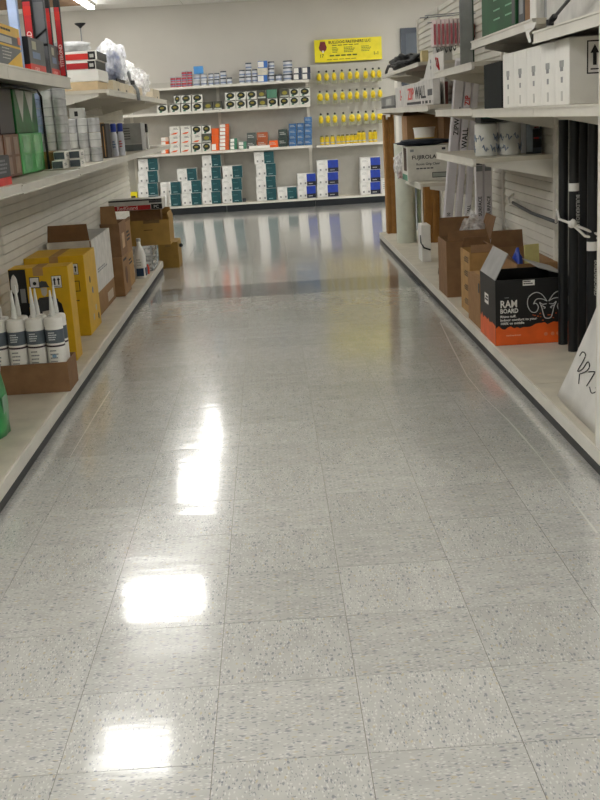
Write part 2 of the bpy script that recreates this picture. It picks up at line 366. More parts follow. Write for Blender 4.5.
rack_shelf('shelf', XRF, xb, RJ[2], RJ[3]-.03, .953, RR[2]); rack_shelf('shelf', XRF, xb, RJ[2], RJ[3]-.03, 1.205, RR[2]); rack_shelf('shelf', XRF, xb, RJ[2], RJ[3]-.03, 1.428, RR[2])
rack_shelf('shelf', XRF, xb, 7.2, RJ[4], 1.238, RR[3]); rack_shelf('shelf', 1.02, xb, 7.36, RJ[4], .735, RR[3]); pass
rack_shelf('shelf', XRF, xb, RJ[4], RJ[5], 1.24, RR[4]); rack_shelf('shelf', 1.137, xb, RJ[4], RJ[5], 1.545, RR[4], .03); rack_shelf('shelf', 1.12, xb, RJ[4], RJ[5], .96, RR[4], .03)
rack_shelf('shelf', XRF, xb, RJ[5], RJ[6], 1.24, RR[5]); rack_shelf('shelf', 1.137, xb, RJ[5], RJ[6], 1.545, RR[5], .03)
# back wall units
BF = 15.36     # front of the back shelves
bx_e = [-3.05, -1.83, -.61, .625, 1.86]
bl = ['leftmost, hidden behind the left rack', 'left of the tall carton stacks', 'with blue boxes on its middle shelf', 'with yellow blister packs under the yellow sign']
BR = []
BKICK = mat('081218', .6)
for k in range(4):
    x0, x1 = bx_e[k], bx_e[k+1]
    t = thing('wall_rack', 'cream steel shelving section along the back wall, '+bl[k], 'store rack', (0, 0, 0), 0, 'back wall rack sections'); BR.append(t)
    bx('back_panel', mat('c2bfb6', .6, var=.02), x0+.004, x1-.004, 15.69, 15.71, 0, 1.9 if k == 3 else 1.78, t)
    bx('upright', STEEL, x1-.04, x1-.001, 15.66, 15.69, 0, 1.9 if k == 3 else 1.78, t)
    bx('base_deck', DECK, x0+.002, x1-.002, 15.33, 15.69, .085, .112, t)
    bx('deck_lip', STEEL, x0+.002, x1-.002, 15.32, 15.33, .088, .114, t)
    bx('kick_plate', BKICK, x0+.001, x1-.001, 15.323, 15.34, 0, .0875, t)
    if k < 3:
        for z in (.832, 1.375, 1.70):
            s = bx('shelf', DECK, x0+.002, x1-.002, BF, 15.69, z-.02, z, t); bx('price_channel', STEEL, x0+.002, x1-.002, BF-.012, BF, z-.032, z+.001, s)
    else:
        s = bx('shelf', DECK, x0+.06, x1-.2, BF+.06, 15.69, .80, .82, t); bx('price_channel', STEEL, x0+.06, x1-.2, BF+.05, BF+.06, .79, .821, s)
# yellow sign
t = thing('sign', 'yellow sign with red emblem on the back wall above the blister packs', 'sign', (0, 0, 0))
sy = 15.64
bx('board', LYEL, .735, 1.66, sy, sy+.02, 1.92, 2.218, t)
bx('support', GREY, .8, .84, sy+.02, YB, 2.0, 2.1, t); bx('support', GREY, 1.55, 1.59, sy+.02, YB, 2.0, 2.1, t)
em = mat('7c2a2e', .5)
bm = bmesh.new(); vs = []
for a, r in enumerate((1, .95, .9, 1.0, .95, .8, .9, .8, .95, 1.0, .9, .95)):
    th = a/12*2*math.pi+math.pi/2; rr = r*(1.0 if a not in (1, 11) else 1.25); vs.append(bm.verts.new((.85+.055*rr*math.cos(th), sy-.003, 2.115+.075*rr*math.sin(th))))
f = bm.faces.new(vs); ex = bmesh.ops.extrude_face_region(bm, geom=[f]); bmesh.ops.translate(bm, verts=[v for v in ex['geom'] if isinstance(v, bmesh.types.BMVert)], vec=(0, .003, 0))
link('emblem', bm_mesh(bm), em, t)
bx('emblem_tongue', WHITE, .84, .862, sy-.005, sy-.003, 2.045, 2.075, t)
text('BULLDOG FASTENERS LLC', .05, (.93, sy, 2.16), 'near', INK, t, sx=.98)
bars('fine_print', mat('4f5518', .6), 'near', t, .98, 1.52, 2.122, 2.14, sy, 1)
for x0, x1 in ((.98, 1.07), (1.14, 1.31), (1.38, 1.53)): bars('fine_print', mat('7d8428', .6), 'near', t, x0, x1, 2.03, 2.11, sy, 4)
bars('fine_print', mat('4f5518', .6), 'near', t, .94, 1.5, 1.985, 2.01, sy, 1, .7); bars('fine_print', mat('4f5518', .6), 'near', t, .9, 1.5, 1.945, 1.955, sy, 1, .7)
text('17', .06, (.8, sy, 1.985), 'near', mat('4f5518', .6), t)
text('1-1', .06, (1.54, sy, 1.985), 'near', mat('4f5518', .6), t)
#==OBJECTS==
def smooth_pts(q, n=6):
    out = []
    for i in range(len(q)-1):
        p0, p1, p2, p3 = (Vector(q[max(i-1, 0)]), Vector(q[i]), Vector(q[i+1]), Vector(q[min(i+2, len(q)-1)]))
        for k in range(n):
            u = k/n; out.append(.5*((2*p1)+(p2-p0)*u+(2*p0-5*p1+4*p2-p3)*u*u+(3*p1-p0-3*p2+p3)*u**3))
    return [tuple(v) for v in out]+[tuple(q[-1])]
# ------------------------------------------------------------------ generic cartons
def carton(name, label, cat, m, x0, x1, y0, y1, z0, z1, group=None, tape=None, bev=.003):
    """closed carton: thing at base centre, parts body (+ tape). returns the thing; children are in world axes relative to it"""
    if x0 > x1: x0, x1 = x1, x0
    cx, cy = (x0+x1)/2, (y0+y1)/2
    t = thing(name, label, cat, (cx, cy, z0), 0, group)
    bx('body', m, x0-cx, x1-cx, y0-cy, y1-cy, 0, z1-z0, t, bev)
    if tape: bx('tape', tape, -.025, .025, y0-cy-.0008, y1-cy+.0008, z1-z0-.04, z1-z0+.0008, t)
    t['_d'] = (x1-x0, y1-y0, z1-z0); del t['_d']
    return t
def plate(name, m, face, t, u0, u1, v0, v1, wp, th=.0012):
    """thin printed label standing proud of a face. local coordinates of thing t; u is x (near) or y (L/R), v is z, wp face plane"""
    if face == 'near': return bx(name, m, u0, u1, wp-th, wp+.0002, v0, v1, t)
    if face == 'L': return bx(name, m, wp-.0002, wp+th, u0, u1, v0, v1, t)
    return bx(name, m, wp-th, wp+.0002, u0, u1, v0, v1, t)
def open_carton(name, label, cat, m, x0, x1, y0, y1, z0, z1, flaps, min_=None, group=None, th=.006):
    """open-topped carton with walls, floor and flaps; flaps: list of (side, length, angle from vertical outward)"""
    if x0 > x1: x0, x1 = x1, x0
    cx, cy = (x0+x1)/2, (y0+y1)/2; t = thing(name, label, cat, (cx, cy, z0), 0, group)
    a, b, h = (x1-x0)/2, (y1-y0)/2, z1-z0
    bm = bmesh.new()
    add_box(bm, -a, a, -b, b, 0, th); add_box(bm, -a, a, -b, -b+th, th, h); add_box(bm, -a, a, b-th, b, th, h); add_box(bm, -a, -a+th, -b+th, b-th, th, h); add_box(bm, a-th, a, -b+th, b-th, th, h)
    link('body', bm_mesh(bm), m, t)
    for side, ln, an in flaps:
        an = math.radians(an); s, c = math.sin(an)*ln, math.cos(an)*ln; g = .008
        if side == 'near': q = [(-a+g, -b, h), (a-g, -b, h), (a-g-.01, -b-s, h+c), (-a+g+.01, -b-s, h+c)]
        elif side == 'far': q = [(-a+g, b, h), (a-g, b, h), (a-g-.01, b+s, h+c), (-a+g+.01, b+s, h+c)]
        elif side == 'left': q = [(-a, -b+g, h), (-a, b-g, h), (-a-s, b-g-.01, h+c), (-a-s, -b+g+.01, h+c)]
        else: q = [(a, -b+g, h), (a, b-g, h), (a+s, b-g-.01, h+c), (a+s, -b+g+.01, h+c)]
        quadprism('flap', min_ or m, q, .004, t)
    return t
def arrows(t, face, u, v, wp, s, frame=True, m=INK):
    """printed this-way-up mark: frame, two arrows and a bar, on a white field"""
    e = .0016
    def tri(pts):
        bm = bmesh.new(); out = []
        for k in (e, e+.0006):
            if face == 'near': out.append([bm.verts.new((p, wp-k, q)) for p, q in pts])
            elif face == 'L': out.append([bm.verts.new((wp+k, p, q)) for p, q in pts])
            else: out.append([bm.verts.new((wp-k, p, q)) for p, q in pts])
        n = len(pts); bm.faces.new(out[0]); bm.faces.new(out[1][::-1])
        for i in range(n): bm.faces.new((out[0][i], out[0][(i+1) % n], out[1][(i+1) % n], out[1][i]))
        link('arrow_mark', bm_mesh(bm), m, t)
    if frame:
        plate('mark_frame', m, face, t, u-s*.5, u+s*.5, v-s*.62, v+s*.62, wp, .0008); plate('mark_field', WHITE, face, t, u-s*.45, u+s*.45, v-s*.57, v+s*.57, wp, .0014)
    for k in (-.2, .2):
        c = u+k*s; tri([(c-.07*s, v-.3*s), (c+.07*s, v-.3*s), (c+.07*s, v+.15*s), (c+.17*s, v+.15*s), (c, v+.47*s), (c-.17*s, v+.15*s), (c-.07*s, v+.15*s)])
    tri([(u-.36*s, v-.47*s), (u+.36*s, v-.47*s), (u+.36*s, v-.42*s), (u-.36*s, v-.42*s)])
# ================================================================== RIGHT SIDE
# white cartons on the middle shelf
zs = 1.198; ye = [atX(p, 100, 1.09).y for p in (569, 555, 541, 527, 514, 503)]
for k in range(5):
    y0, y1 = ye[k]+.002, ye[k+1]-.002
    t = carton('white_carton', f'tall white carton on the right rack, {ORD[k+1]} in the row counting away from camera', 'carton', PAPER, 1.09, 1.46, y0, y1, zs, zs+.232, 'row of white cartons on the right rack')
    b, w = (y1-y0)/2, .185
    plate('print_mark', mat('a5a5a3', .6), 'R', t, -.025, .03, .135, .158, -w); plate('print_mark', mat('8d8d8d', .6), 'R', t, -.016, .02, .12, .135, -w, .0015); plate('print_mark', mat('99999a', .6), 'R', t, -.012, .012, .08, .1, -w)
    plate('print_mark', mat('c4c2bd', .6), 'R', t, -.012, .012, .015, .05, -w)
    if k == 0:
        arrows(t, 'near', -.075, .16, -b, .092)
        lathe('round_mark', INK, [(.013, 0), (.013, .0012)], (-.02, -b-.0012, .045), 20, t, axis=(0, 1, 0)); lathe('round_mark', PAPER, [(.010, 0), (.010, .0012)], (-.02, -b-.0018, .045), 20, t, axis=(0, 1, 0))
        text('X', .016, (-.025, -b-.002, .039), 'near', INK, t)
# dark boxes filling the shelf beyond the white cartons (green-black)
t = carton('storage_case', 'dark green-black case on the right shelf between white cartons and pole cartons', 'case', mat('050a09', .9, var=.2), 1.1, 1.42, 5.2, 5.62, zs, zs+.21)
plate('print_stripe', mat('1f6b57', .5), 'near', t, -.12, .04, .05, .056, -.21); plate('print_mark', mat('4a5558', .5), 'near', t, -.02, .05, .1, .14, -.21)
# black tubes
def black_tube(px, py, label, r=.022, h=1.045, bands=()):
    p = atZ(px, py, ZD); t = thing('black_tube', label, 'tube', (p.x, p.y, ZD), 0, 'black tubes standing on the right deck')
    lathe('body', mat('080b10', .45, var=.1), [(r, 0), (r, h), (r*.8, h), (r*.8, h-.01)], seg=20, parent=t)
    for z0, z1 in bands: lathe('label_band', WHITE, [(r+.0006, z0), (r+.0006, z1)], seg=20, parent=t)
    return t
tl = [('black tube in the right bundle, touching the black and orange carton', ()), ('black tube in the right bundle, second from the carton, with high white band', ((.735, .77),)), ('black tube in the right bundle, third from the carton', ()), ('black tube in the right bundle, fourth, with low white band', ((.48, .52),)), ('black tube in the right bundle nearest the white board', ((.7, .73),))]
for (px, py), (lb, bd) in zip(((563, 344), (573, 351), (582.5, 347), (591, 356), (602, 351)), tl):
    t = black_tube(px, py, lb, .0225, bands=bd)
    if bd: text('BUILDERBOARD', .022, (.005, -.0232, .72 if bd[0][0] > .5 else .44), 'near', LGREY, t, right=(0, 0, -1), up=(1, 0, 0), depth=.0004)
# bungee cord
p0 = Vector((1.455, 6.6, .64)); p1 = atY(556, 222, 5.03)
t = thing('bungee_cord', 'black bungee cord with white hooks strapping the black tubes to the panel', 'cord', (0, 0, 0))
tube('cord', DGREY, [p0, p0.lerp(p1, .5)-Vector((0, 0, .01)), p1], .009, t)
tube('hook', WHITE, [p0+Vector((.012, .02, .05)), p0+Vector((-.02, .02, .03)), p0+Vector((-.025, 0, -.01)), p0], .008, t)
w0 = atY(557, 210, 4.86); w1 = atY(559, 219, 4.86); w2 = atY(572, 224, 4.8); w3 = atY(602, 236, 4.78)
tube('strap', WHITE, [p1, w0, w1, w2, w3], .006, t)
tube('strap', WHITE, [w2, atY(585, 236, 4.79), atY(602, 239, 4.79)], .006, t)
lump('knot', WHITE, w2-Vector((0, .005, .018)), (.018, .016, .04), 3, .3, 2, parent=t)
# white board at the right edge
t = thing('white_board', 'narrow white board standing upright at the right edge in front of the shelves', 'board', (1.046, 3.34, ZD))
bx('board', WHITE, -.01, .01, -.13, .13, 0, 1.72, t, .003); bx('edge_strip', STEEL, -.011, .011, .122, .131, .002, 1.718, t)
# white sack with handwriting
SACK = mat('d9d7d2', .7, var=.05, scale=8, bump=.25)
bm = bmesh.new()
nu, nv = 18, 12; sx0, sx1, sy0, sy1 = 1.075, 1.455, 3.25, 4.27
rows = []
for j in range(nv+1):
    v = j/nv; ring = []
    z = ZD+.66*v
    # footprint shrinks towards the peak near the panel end close to camera
    fx0 = sx0+(1.17-sx0)*v**.9; fx1 = sx1-(sx1-1.36)*v; fy1 = sy1-(sy1-3.66)*v**1.0; fy0 = sy0+(3.42-sy0)*v
    for i in range(nu*2):
        a = 2*math.pi*i/(nu*2); c, s = math.cos(a), math.sin(a)
        k = (abs(c)**5+abs(s)**5)**(-1/5)
        x = (fx0+fx1)/2+(fx1-fx0)/2*c*k; y = (fy0+fy1)/2+(fy1-fy0)/2*s*k
        d = .022*noise.noise(Vector((x*7, y*7, z*6)))*(0 if j == 0 else 1)
        ring.append(bm.verts.new((min(x+d, 1.462), y+d, z+ (d if 0 < j < nv else 0))))
    rows.append(ring)
for a, b in zip(rows, rows[1:]):
    for i in range(nu*2): bm.faces.new((a[i], a[(i+1) % (nu*2)], b[(i+1) % (nu*2)], b[i]))
bm.faces.new(rows[0][::-1]); bm.faces.new(rows[-1])
t = thing('white_sack', 'slumped white fabric sack with handwritten numbers on the right deck', 'sack', (0, 0, 0))
from mathutils.bvhtree import BVHTree
bmesh.ops.recalc_face_normals(bm, faces=bm.faces); SACK_BVH = BVHTree.FromBMesh(bm)
link('body', bm_mesh(bm), SACK, t, smooth=True)
# handwriting strokes laid on the sack's slanting aisle side
def on_sack(px, py):
    d = _ray(px, py); best = None
    # slanted plane through the sack's aisle-far side
    A = Vector((1.085, 4.2, ZD)); B = Vector((1.085, 3.3, ZD)); C = Vector((1.24, 3.62, ZD+.5)); n = (B-A).cross(C-A).normalized()
    hit = SACK_BVH.ray_cast(CAM, d.normalized())
    return (hit[0]+hit[1]*.0015) if hit[0] is not None else CAM+d*((A-CAM).dot(n)/d.dot(n))
for st in ([(580, 356), (583, 352), (586, 355), (583, 362), (578, 371), (583, 369), (588, 362), (590, 366), (587, 371), (580, 374)],
           [(580, 374), (579, 384)], [(589, 372), (595, 372), (592, 378), (587, 386)], [(590, 387), (592, 393), (597, 391), (598, 386), (596, 388)]):
    tube('handwriting', INK, [on_sack(*q) for q in smooth_pts(st)], .002, t, 6)
# black and orange carton
rx0, rx1, ry0, ry1 = 1.045, 1.40, 5.14, 5.52; rh = .318
t = open_carton('black_carton', 'open black carton with orange base and ram head print on the right deck', 'carton', BLACK, rx0, rx1, ry0, ry1, ZD, ZD+rh, [('left', .14, -28), ('right', .15, -72)], mat('9b9a98', .45), th=.007)
a, b = (rx1-rx0)/2, (ry1-ry0)/2
bm = bmesh.new()     # ragged orange band on near and aisle faces
pts = []; random.seed(3)
for i in range(25): pts.append((-a+2*a*i/24, .085+.05*(i/24)*0+.022*noise.noise(Vector((i*.55, 1, 0)))+(.016 if i > 12 else 0)))
for i in range(24):
    q = [bm.verts.new((pts[i][0], -b-.001, .001)), bm.verts.new((pts[i+1][0], -b-.001, .001)), bm.verts.new((pts[i+1][0], -b-.001, pts[i+1][1])), bm.verts.new((pts[i][0], -b-.001, pts[i][1]))]; bm.faces.new(q)
for i in range(24):
    y0, y1 = -b+2*b*i/24, -b+2*b*(i+1)/24; h0, h1 = .1+.02*noise.noise(Vector((i*.5, 9, 0))), .1+.02*noise.noise(Vector((i*.5+.5, 9, 0)))
    bm.faces.new([bm.verts.new(q) for q in ((-a-.001, y0, .001), (-a-.001, y1, .001), (-a-.001, y1, h1), (-a-.001, y0, h0))])
link('orange_band', bm_mesh(bm), ORANGE, t)
for i in range(16):
    x = random.uniform(-.0, a-.02); z = .11+random.uniform(0, .035); plate('orange_fleck', ORANGE, 'near', t, x, x+random.uniform(.003, .008), z, z+.004, -b)
text('RAM', .05, (-a+.022, -b-.0012, .185), 'near', WHITE, t, sx=.82);
text('BOARD', .03, (-a+.022, -b-.0012, .158), 'near', WHITE, t, sx=.86)
bars('fine_print', GREY, 'near', t, -a+.045, -a+.075, .228, .234, -b, 1)
for z, s in ((.136, 'Rhino tuff.'), (.119, 'Indoor comfort to your'), (.102, '100% to middle')): text(s, .016, (-a+.022, -b-.0012, z), 'near', WHITE, t, sx=1.15)
text('ramboard.com', .011, (-a+.05, -b-.0022, .045), 'near', mat('f0b48f', .5), t, sx=1.1)
for i, x in enumerate((.085, .118, .145)): lathe('print_emblem', mat('e58a5e', .5), [(.009, 0), (.009, .0008)], (x-.02, -b-.0022, .045), 12, t, axis=(0, 1, 0))
plate('sticker', WHITE, 'near', t, -.045, .012, rh-.032, rh-.006, -b); bars('sticker_print', INK, 'near', t, -.042, .008, rh-.03, rh-.009, -b-.0013, 2)
plate('aisle_label', WHITE, 'R', t, -.02, .07, .175, .225, -a); bars('aisle_print', INK, 'R', t, -.012, .062, .185, .215, -a-.0014, 2)
# ram head outline
hc = Vector((.075, 0, .205))
def arc(cx, cz, rx, rz, a0, a1, n=14): return [(hc.x+cx+rx*math.cos(math.radians(a0+(a1-a0)*i/n)), -b-.002, hc.z+cz+rz*math.sin(math.radians(a0+(a1-a0)*i/n))) for i in range(n+1)]
lw = .0026; LN = mat('c9c9c9', .5)
P2 = lambda q, s: [(hc.x+x*s, -b-.002, hc.z+z) for x, z in q]
for s in (-1, 1):
    for q in ([(.004, .0), (.03, .035), (.06, .045), (.092, .025), (.098, -.012), (.082, -.045), (.058, -.05), (.046, -.028), (.056, -.008), (.07, -.01)], [(.004, .0), (.028, .012), (.055, .012), (.07, -.01)], [(.006, -.012), (.026, -.014), (.04, -.004), (.03, -.028), (.022, -.06), (.014, -.08), (0, -.084)], [(.03, -.02), (.012, -.03), (.02, -.034)]):
        tube('ram_outline', LN, P2(smooth_pts(q), s), lw*.8, t, 6)
# brown cartons on the right deck
t = open_carton('brown_carton', 'large open brown carton with tall plain near face behind the black and orange carton', 'carton', CARD2, 1.05, 1.32, 6.62, 6.95, ZD, ZD+.34, [('right', .14, 15), ('far', .12, 20), ('near', .07, -30)], CARDIN)
t = open_carton('brown_carton', 'narrow open brown carton with printed aisle side, beside the large plain one', 'carton', CARD3, 1.078, 1.24, 5.99, 6.28, ZD, ZD+.345, [('near', .07, -60), ('far', .06, -10)], CARD2)
for z in (.3, .22, .14, .06): bars('side_print', INK, 'R', t, -.1, .06, z-.02, z+.015, -.081, 3)
t = carton('brown_carton', 'small closed brown carton wedged behind the black and orange carton', 'carton', CARD, 1.05, 1.16, 5.56, 5.9, ZD, ZD+.26, tape=CARD3)
plate('black_mark', BLACK, 'R', t, -.16, -.13, .19, .24, -.055)
t = open_carton('brown_carton', 'wide open brown carton holding blue and yellow goods beside the rack panel', 'carton', CARD, 1.245, 1.455, 5.56, 6.3, ZD, ZD+.33, [('far', .1, -10), ('left', .06, 40)], CARD2)
o = lump('blue_pouch', BLUE, (1.295, 5.78, ZD+.012), (.032, .09, .36), 4, .25, 3); tag(o, 'crumpled blue pouch sticking out of the wide brown carton', 'pouch')
o = quadprism('yellow_pad', mat('d8d08a', .6), [(1.33, 5.72, ZD+.02), (1.41, 5.74, ZD+.02), (1.41, 5.8, ZD+.40), (1.33, 5.78, ZD+.40)], .012); tag(o, 'pale yellow paper pad standing in the wide brown carton', 'pad')
# crumpled clear plastic over the cartons
bm = bmesh.new(); n = 14; g = []
for i in range(n+1):
    r = []
    for j in range(n+1):
        u, v = i/n, j/n; x = 1.16+.24*u; y = 6.72+.3*v
        r.append(bm.verts.new((x, y, ZD+.345+.16*(1-abs(2*u-1))*v+.05*noise.noise(Vector((u*5, v*5, 2)))+.03*noise.noise(Vector((u*11, v*9, 4))))))
    g.append(r)
for i in range(n):
    for j in range(n): bm.faces.new((g[i][j], g[i+1][j], g[i+1][j+1], g[i][j+1]))
o = link('plastic_sheet', bm_mesh(bm), PLASTIC); tag(o, 'crumpled clear plastic sheet lying over the large brown carton', 'plastic sheet')
# pole cartons leaning between the shelves
PW = mat('dcd8dc', .5, var=.03)
def pole_carton(label, B, Tp, w, d, cap=True, words=None, group='white pole cartons'):
    B, Tp = Vector(B), Vector(Tp); ax = (Tp-B).normalized(); L = (Tp-B).length
    t = thing('pole_carton', label, 'carton', B, 0, group); t.rotation_mode = 'QUATERNION'; t.rotation_quaternion = Vector((0, 0, 1)).rotation_difference(ax)
    bx('body', PW, -w/2, w/2, -d/2, d/2, .04 if cap else 0, L, t, .006)
    if cap: bx('end_cap', BLACK, -w/2-.003, w/2+.003, -d/2-.003, d/2+.003, 0, .05, t, .006)
    for s, size, z, x, m in words or []:
        text(s, size, (x, -d/2-.001, z), 'near', m, t, right=(0, 0, 1), up=(-1, 0, 0))
    return t
pole_carton('white pole carton with black foot leaning beside the large brown carton', (1.163, 7.5, ZD+.01), (1.225, 6.985, 1.5), .06, .05, True, [('ZIPWALL', .045, 1.02, .018, INK), ('ZipPole 10', .03, .35, .01, DGREY)])
pole_carton('white pole carton with red and black lettering, next to the black-footed one', (1.235, 7.47, ZD+.01), (1.278, 6.99, 1.5), .042, .05, True, [('ZIP', .045, 1.2, .018, BRED), ('WALL', .05, .92, .02, INK), ('ZipPole', .025, .3, .01, DGREY)])
pole_carton('narrow white pole carton leaning furthest from the aisle', (1.30, 7.45, ZD+.01), (1.325, 7.0, 1.47), .04, .04, True, [('ZIPWALL', .03, .4, .012, DGREY)])
for k, x in enumerate((1.305, 1.36)):
    t = carton('lavender_carton', ('slim tall pale carton with black square badge, nearer the aisle', 'slim tall pale carton with black square badge, nearer the panel')[k], 'carton', PW, x, x+.046, 6.98, 7.03, ZD, .93, 'slim tall cartons with black badges')
    plate('badge', BLACK, 'near', t, -.02, .02, .77, .83, -.025); lathe('badge_ring', WHITE, [(.013, 0), (.013, .0006)], (0, -.0268, .8), 16, t, axis=(0, 1, 0)); text('S', .02, (-.006, -.0276, .793), 'near', BLACK, t)
    plate('badge_strip', GREY, 'near', t, -.02, .02, .73, .765, -.025)
    text('SURFACE', .03, (.012, -.0262, .45), 'near', DGREY, t, right=(0, 0, 1), up=(-1, 0, 0))
# small white carton with black strap, behind the poles
t = carton('white_carton', 'small white carton with a dark strap on the deck behind the pole cartons', 'carton', WHITE, 1.13, 1.2, 8.3, 8.5, ZD, ZD+.28)
tube('strap', BLACK, [(-.036, -.06, .2), (-.04, -.09, .15), (-.02, -.105, .11), (.03, -.102, .09)], .006, t); plate('latch', GREY, 'R', t, -.05, -.03, .16, .2, -.035)
# tall sheets and roll at the far right
def sheet(name, label, cat, m, x0, x1, y0, y1, h, n=3):
    t = thing(name, label, cat, ((x0+x1)/2, (y0+y1)/2, ZD)); w = (x1-x0)/n
    for k in range(n): bx('sheet', m, -(x1-x0)/2+k*w+.001, -(x1-x0)/2+(k+1)*w-.001, -(y1-y0)/2+.01*(k % 2), (y1-y0)/2, 0, h-.02*((k*2) % 3), t)
sheet('cardboard_sheets', 'bundle of tall cardboard sheets standing at the far end of the right deck', 'cardboard', mat('a5773f', .8, var=.08), 1.10, 1.2, 10.45, 10.58, 1.1, 4)
sheet('cardboard_sheets', 'bundle of tall cardboard sheets standing beside the upright white roll', 'cardboard', mat('96682f', .8, var=.08), 1.33, 1.46, 9.5, 9.62, .84, 4)
t = thing('plastic_roll', 'tall white roll of sheeting standing on the right deck near its end', 'roll', (1.185, 9.67, ZD))
lathe('body', mat('d5dacd', .45, var=.03), [(.085, 0), (.087, .01), (.087, .86), (.03, .86), (.03, .8)], seg=28, parent=t); lathe('core', CARD, [(.03, .0), (.03, .862), (.022, .862), (.022, .8)], seg=16, parent=t)
o = bx('edge_board', mat('8f9a7c', .6), 1.285, 1.31, 9.6, 9.68, ZD, .9); tag(o, 'thin pale green board between the white roll and the cardboard sheets', 'board')
# Z carton, on shelf z=1.238
t = carton('printed_carton', 'long white carton with red and black lettering on the right shelf', 'carton', mat('cfccc8', .5), 1.085, 1.13, 7.22, 9.3, 1.24, 1.40)
wf = -.0225; yc = (7.22+9.3)/2
bx('black_stripe', INK, wf-.0008, wf, -1.0, .3, .012, .03, t)
for q in (-1.0, -.86, -.68, -.54): plate('white_gap', mat('cfccc8', .5), 'R', t, q, q+.06, .01, .032, wf, .0014)
text('ZIP', .115, (wf-.001, .24, .05), 'R', BRED, t, sx=2.1, depth=.0008); text('WALL', .115, (wf-.001, -.17, .05), 'R', INK, t, sx=1.75, depth=.0008)
text('2-', .11, (wf-.001, .72, .055), 'R', BRED, t, sx=1.2, depth=.0008)
plate('dark_label', DGREY, 'R', t, -1.0, -.8, .06, .1, wf)
t = thing('display_card', 'white die-cut card rising behind the long lettered carton, with red mark', 'card', (1.16, 7.4, 1.24))
quadprism('card', mat('d8d5d0', .5), [(0, -.15, 0), (0, 1.2, 0), (0, 1.2, .17), (0, .75, .19), (0, .45, .33), (0, -.15, .33)], .006, t)
tube('red_mark', RED, [(-.004, .0, .22), (-.004, .06, .29), (-.004, .14, .3), (-.004, .1, .25), (-.004, .02, .23)], .006, t)
bars('fine_print', GREY, 'R', t, .36, .42, .22, .3, -.003, 2)
t = carton('red_carton', 'low red carton behind the long lettered carton', 'carton', mat('8f4540', .5), 1.2, 1.4, 8.55, 9.0, 1.24, 1.41)
t = carton('grey_case', 'grey clear-lidded case at the far end of the lettered carton shelf', 'case', mat('77787a', .35), 1.09, 1.3, 9.42, 10.5, 1.24, 1.345); plate('lid_print', LGREY, 'R', t, -.3, .1, .03, .08, -.105); plate('dark_base', DGREY, 'R', t, -.53, .53, .002, .022, -.105)
# F carton and things on z=.735 shelf
t = thing('white_carton', 'white carton with dark brand lettering and open green-cornered end on low right shelf', 'carton', (0, 0, 0))
fy = 7.62; c0 = atY(408, 178, fy); c1 = atY(449, 178, fy); z0 = .736; fx0, fx1, fz = c0.x, c1.x, z0+.235
bx('body', mat('d8d5cb', .55), fx0, fx1, fy, fy+.3, z0, fz, t, .003)
bx('end_panel', WHITE, fx0-.001, fx0+.002, fy, fy+.03, z0, fz, t)
bx('open_slot', mat('4a3628', .8), fx0-.0016, fx0, fy+.05, fy+.2, z0+.07, fz-.01, t); bx('green_corner', mat('3f8a6c', .5), fx0-.002, fx0, fy+.02, fy+.28, z0+.005, z0+.045, t)
text('FUJIROLA', .036, (fx0+.03, fy-.001, z0+.15), 'near', INK, t, sx=1.1)
text('Room Grip Clear', .022, (fx0+.06, fy-.001, z0+.108), 'near', DGREY, t, sx=1.05); bars('fine_print', DGREY, 'near', t, fx0+.06, fx1-.05, z0+.075, z0+.09, fy, 1)
bx('print_frame', DGREY, fx1-.115, fx1-.015, fy-.0008, fy, z0+.02, z0+.056, t); bx('print_field', mat('9da39a', .5), fx1-.111, fx1-.019, fy-.0014, fy, z0+.025, z0+.051, t)
bx('print_mark', DGREY, fx1-.045, fx1-.02, fy-.0012, fy, fz-.03, fz-.015, t); bx('print_mark', GREY, fx0+.02, fx0+.045, fy-.0012, fy, fz-.035, fz-.018, t)
o = lump('dark_bag', mat('1c2431', .6, var=.2, bump=.3), ((fx0+fx1)/2-.01, fy+.16, fz+.001), (.19, .14, .045), 6, .3, 3); tag(o, 'dark navy bag lying on top of the white lettered carton', 'bag')
t = thing('plastic_bag', 'clear plastic bag of red and white bits hanging by the white lettered carton', 'bag', (1.03, 8.62, .70))
tube('loop', LGREY, [(0, 0, .19), (.02, 0, .24), (.095, .0, .25)], .003, t)
lump('film', PLASTIC, (0, 0, 0), (.055, .1, .2), 11, .3, 3, parent=t); lump('red_contents', mat('b05a5a', .5), (.0, 0, .002), (.02, .05, .06), 2, .4, 2, parent=t)
t = thing('bucket', 'white bucket with yellow band on the shelf below the long lettered carton', 'bucket', (1.215, 8.6, .961))
lathe('body', WHITE, [(.07, 0), (.082, .11), (.086, .112), (.086, .12), (.08, .12)], seg=24, parent=t); lathe('band', mat('d8b54a', .5), [(.0745, .025), (.0765, .045)], seg=24, parent=t)
t = open_carton('brown_carton', 'brown carton on the shelf right of the white bucket', 'carton', CARD2, 1.32, 1.45, 8.3, 8.6, .961, 1.16, [('far', .03, 0)], CARDIN)
t = open_carton('brown_carton', 'brown carton at the shelf end left of the white bucket', 'carton', CARD, 1.135, 1.4, 9.0, 9.34, .961, 1.17, [('far', .03, 0)], CARDIN)
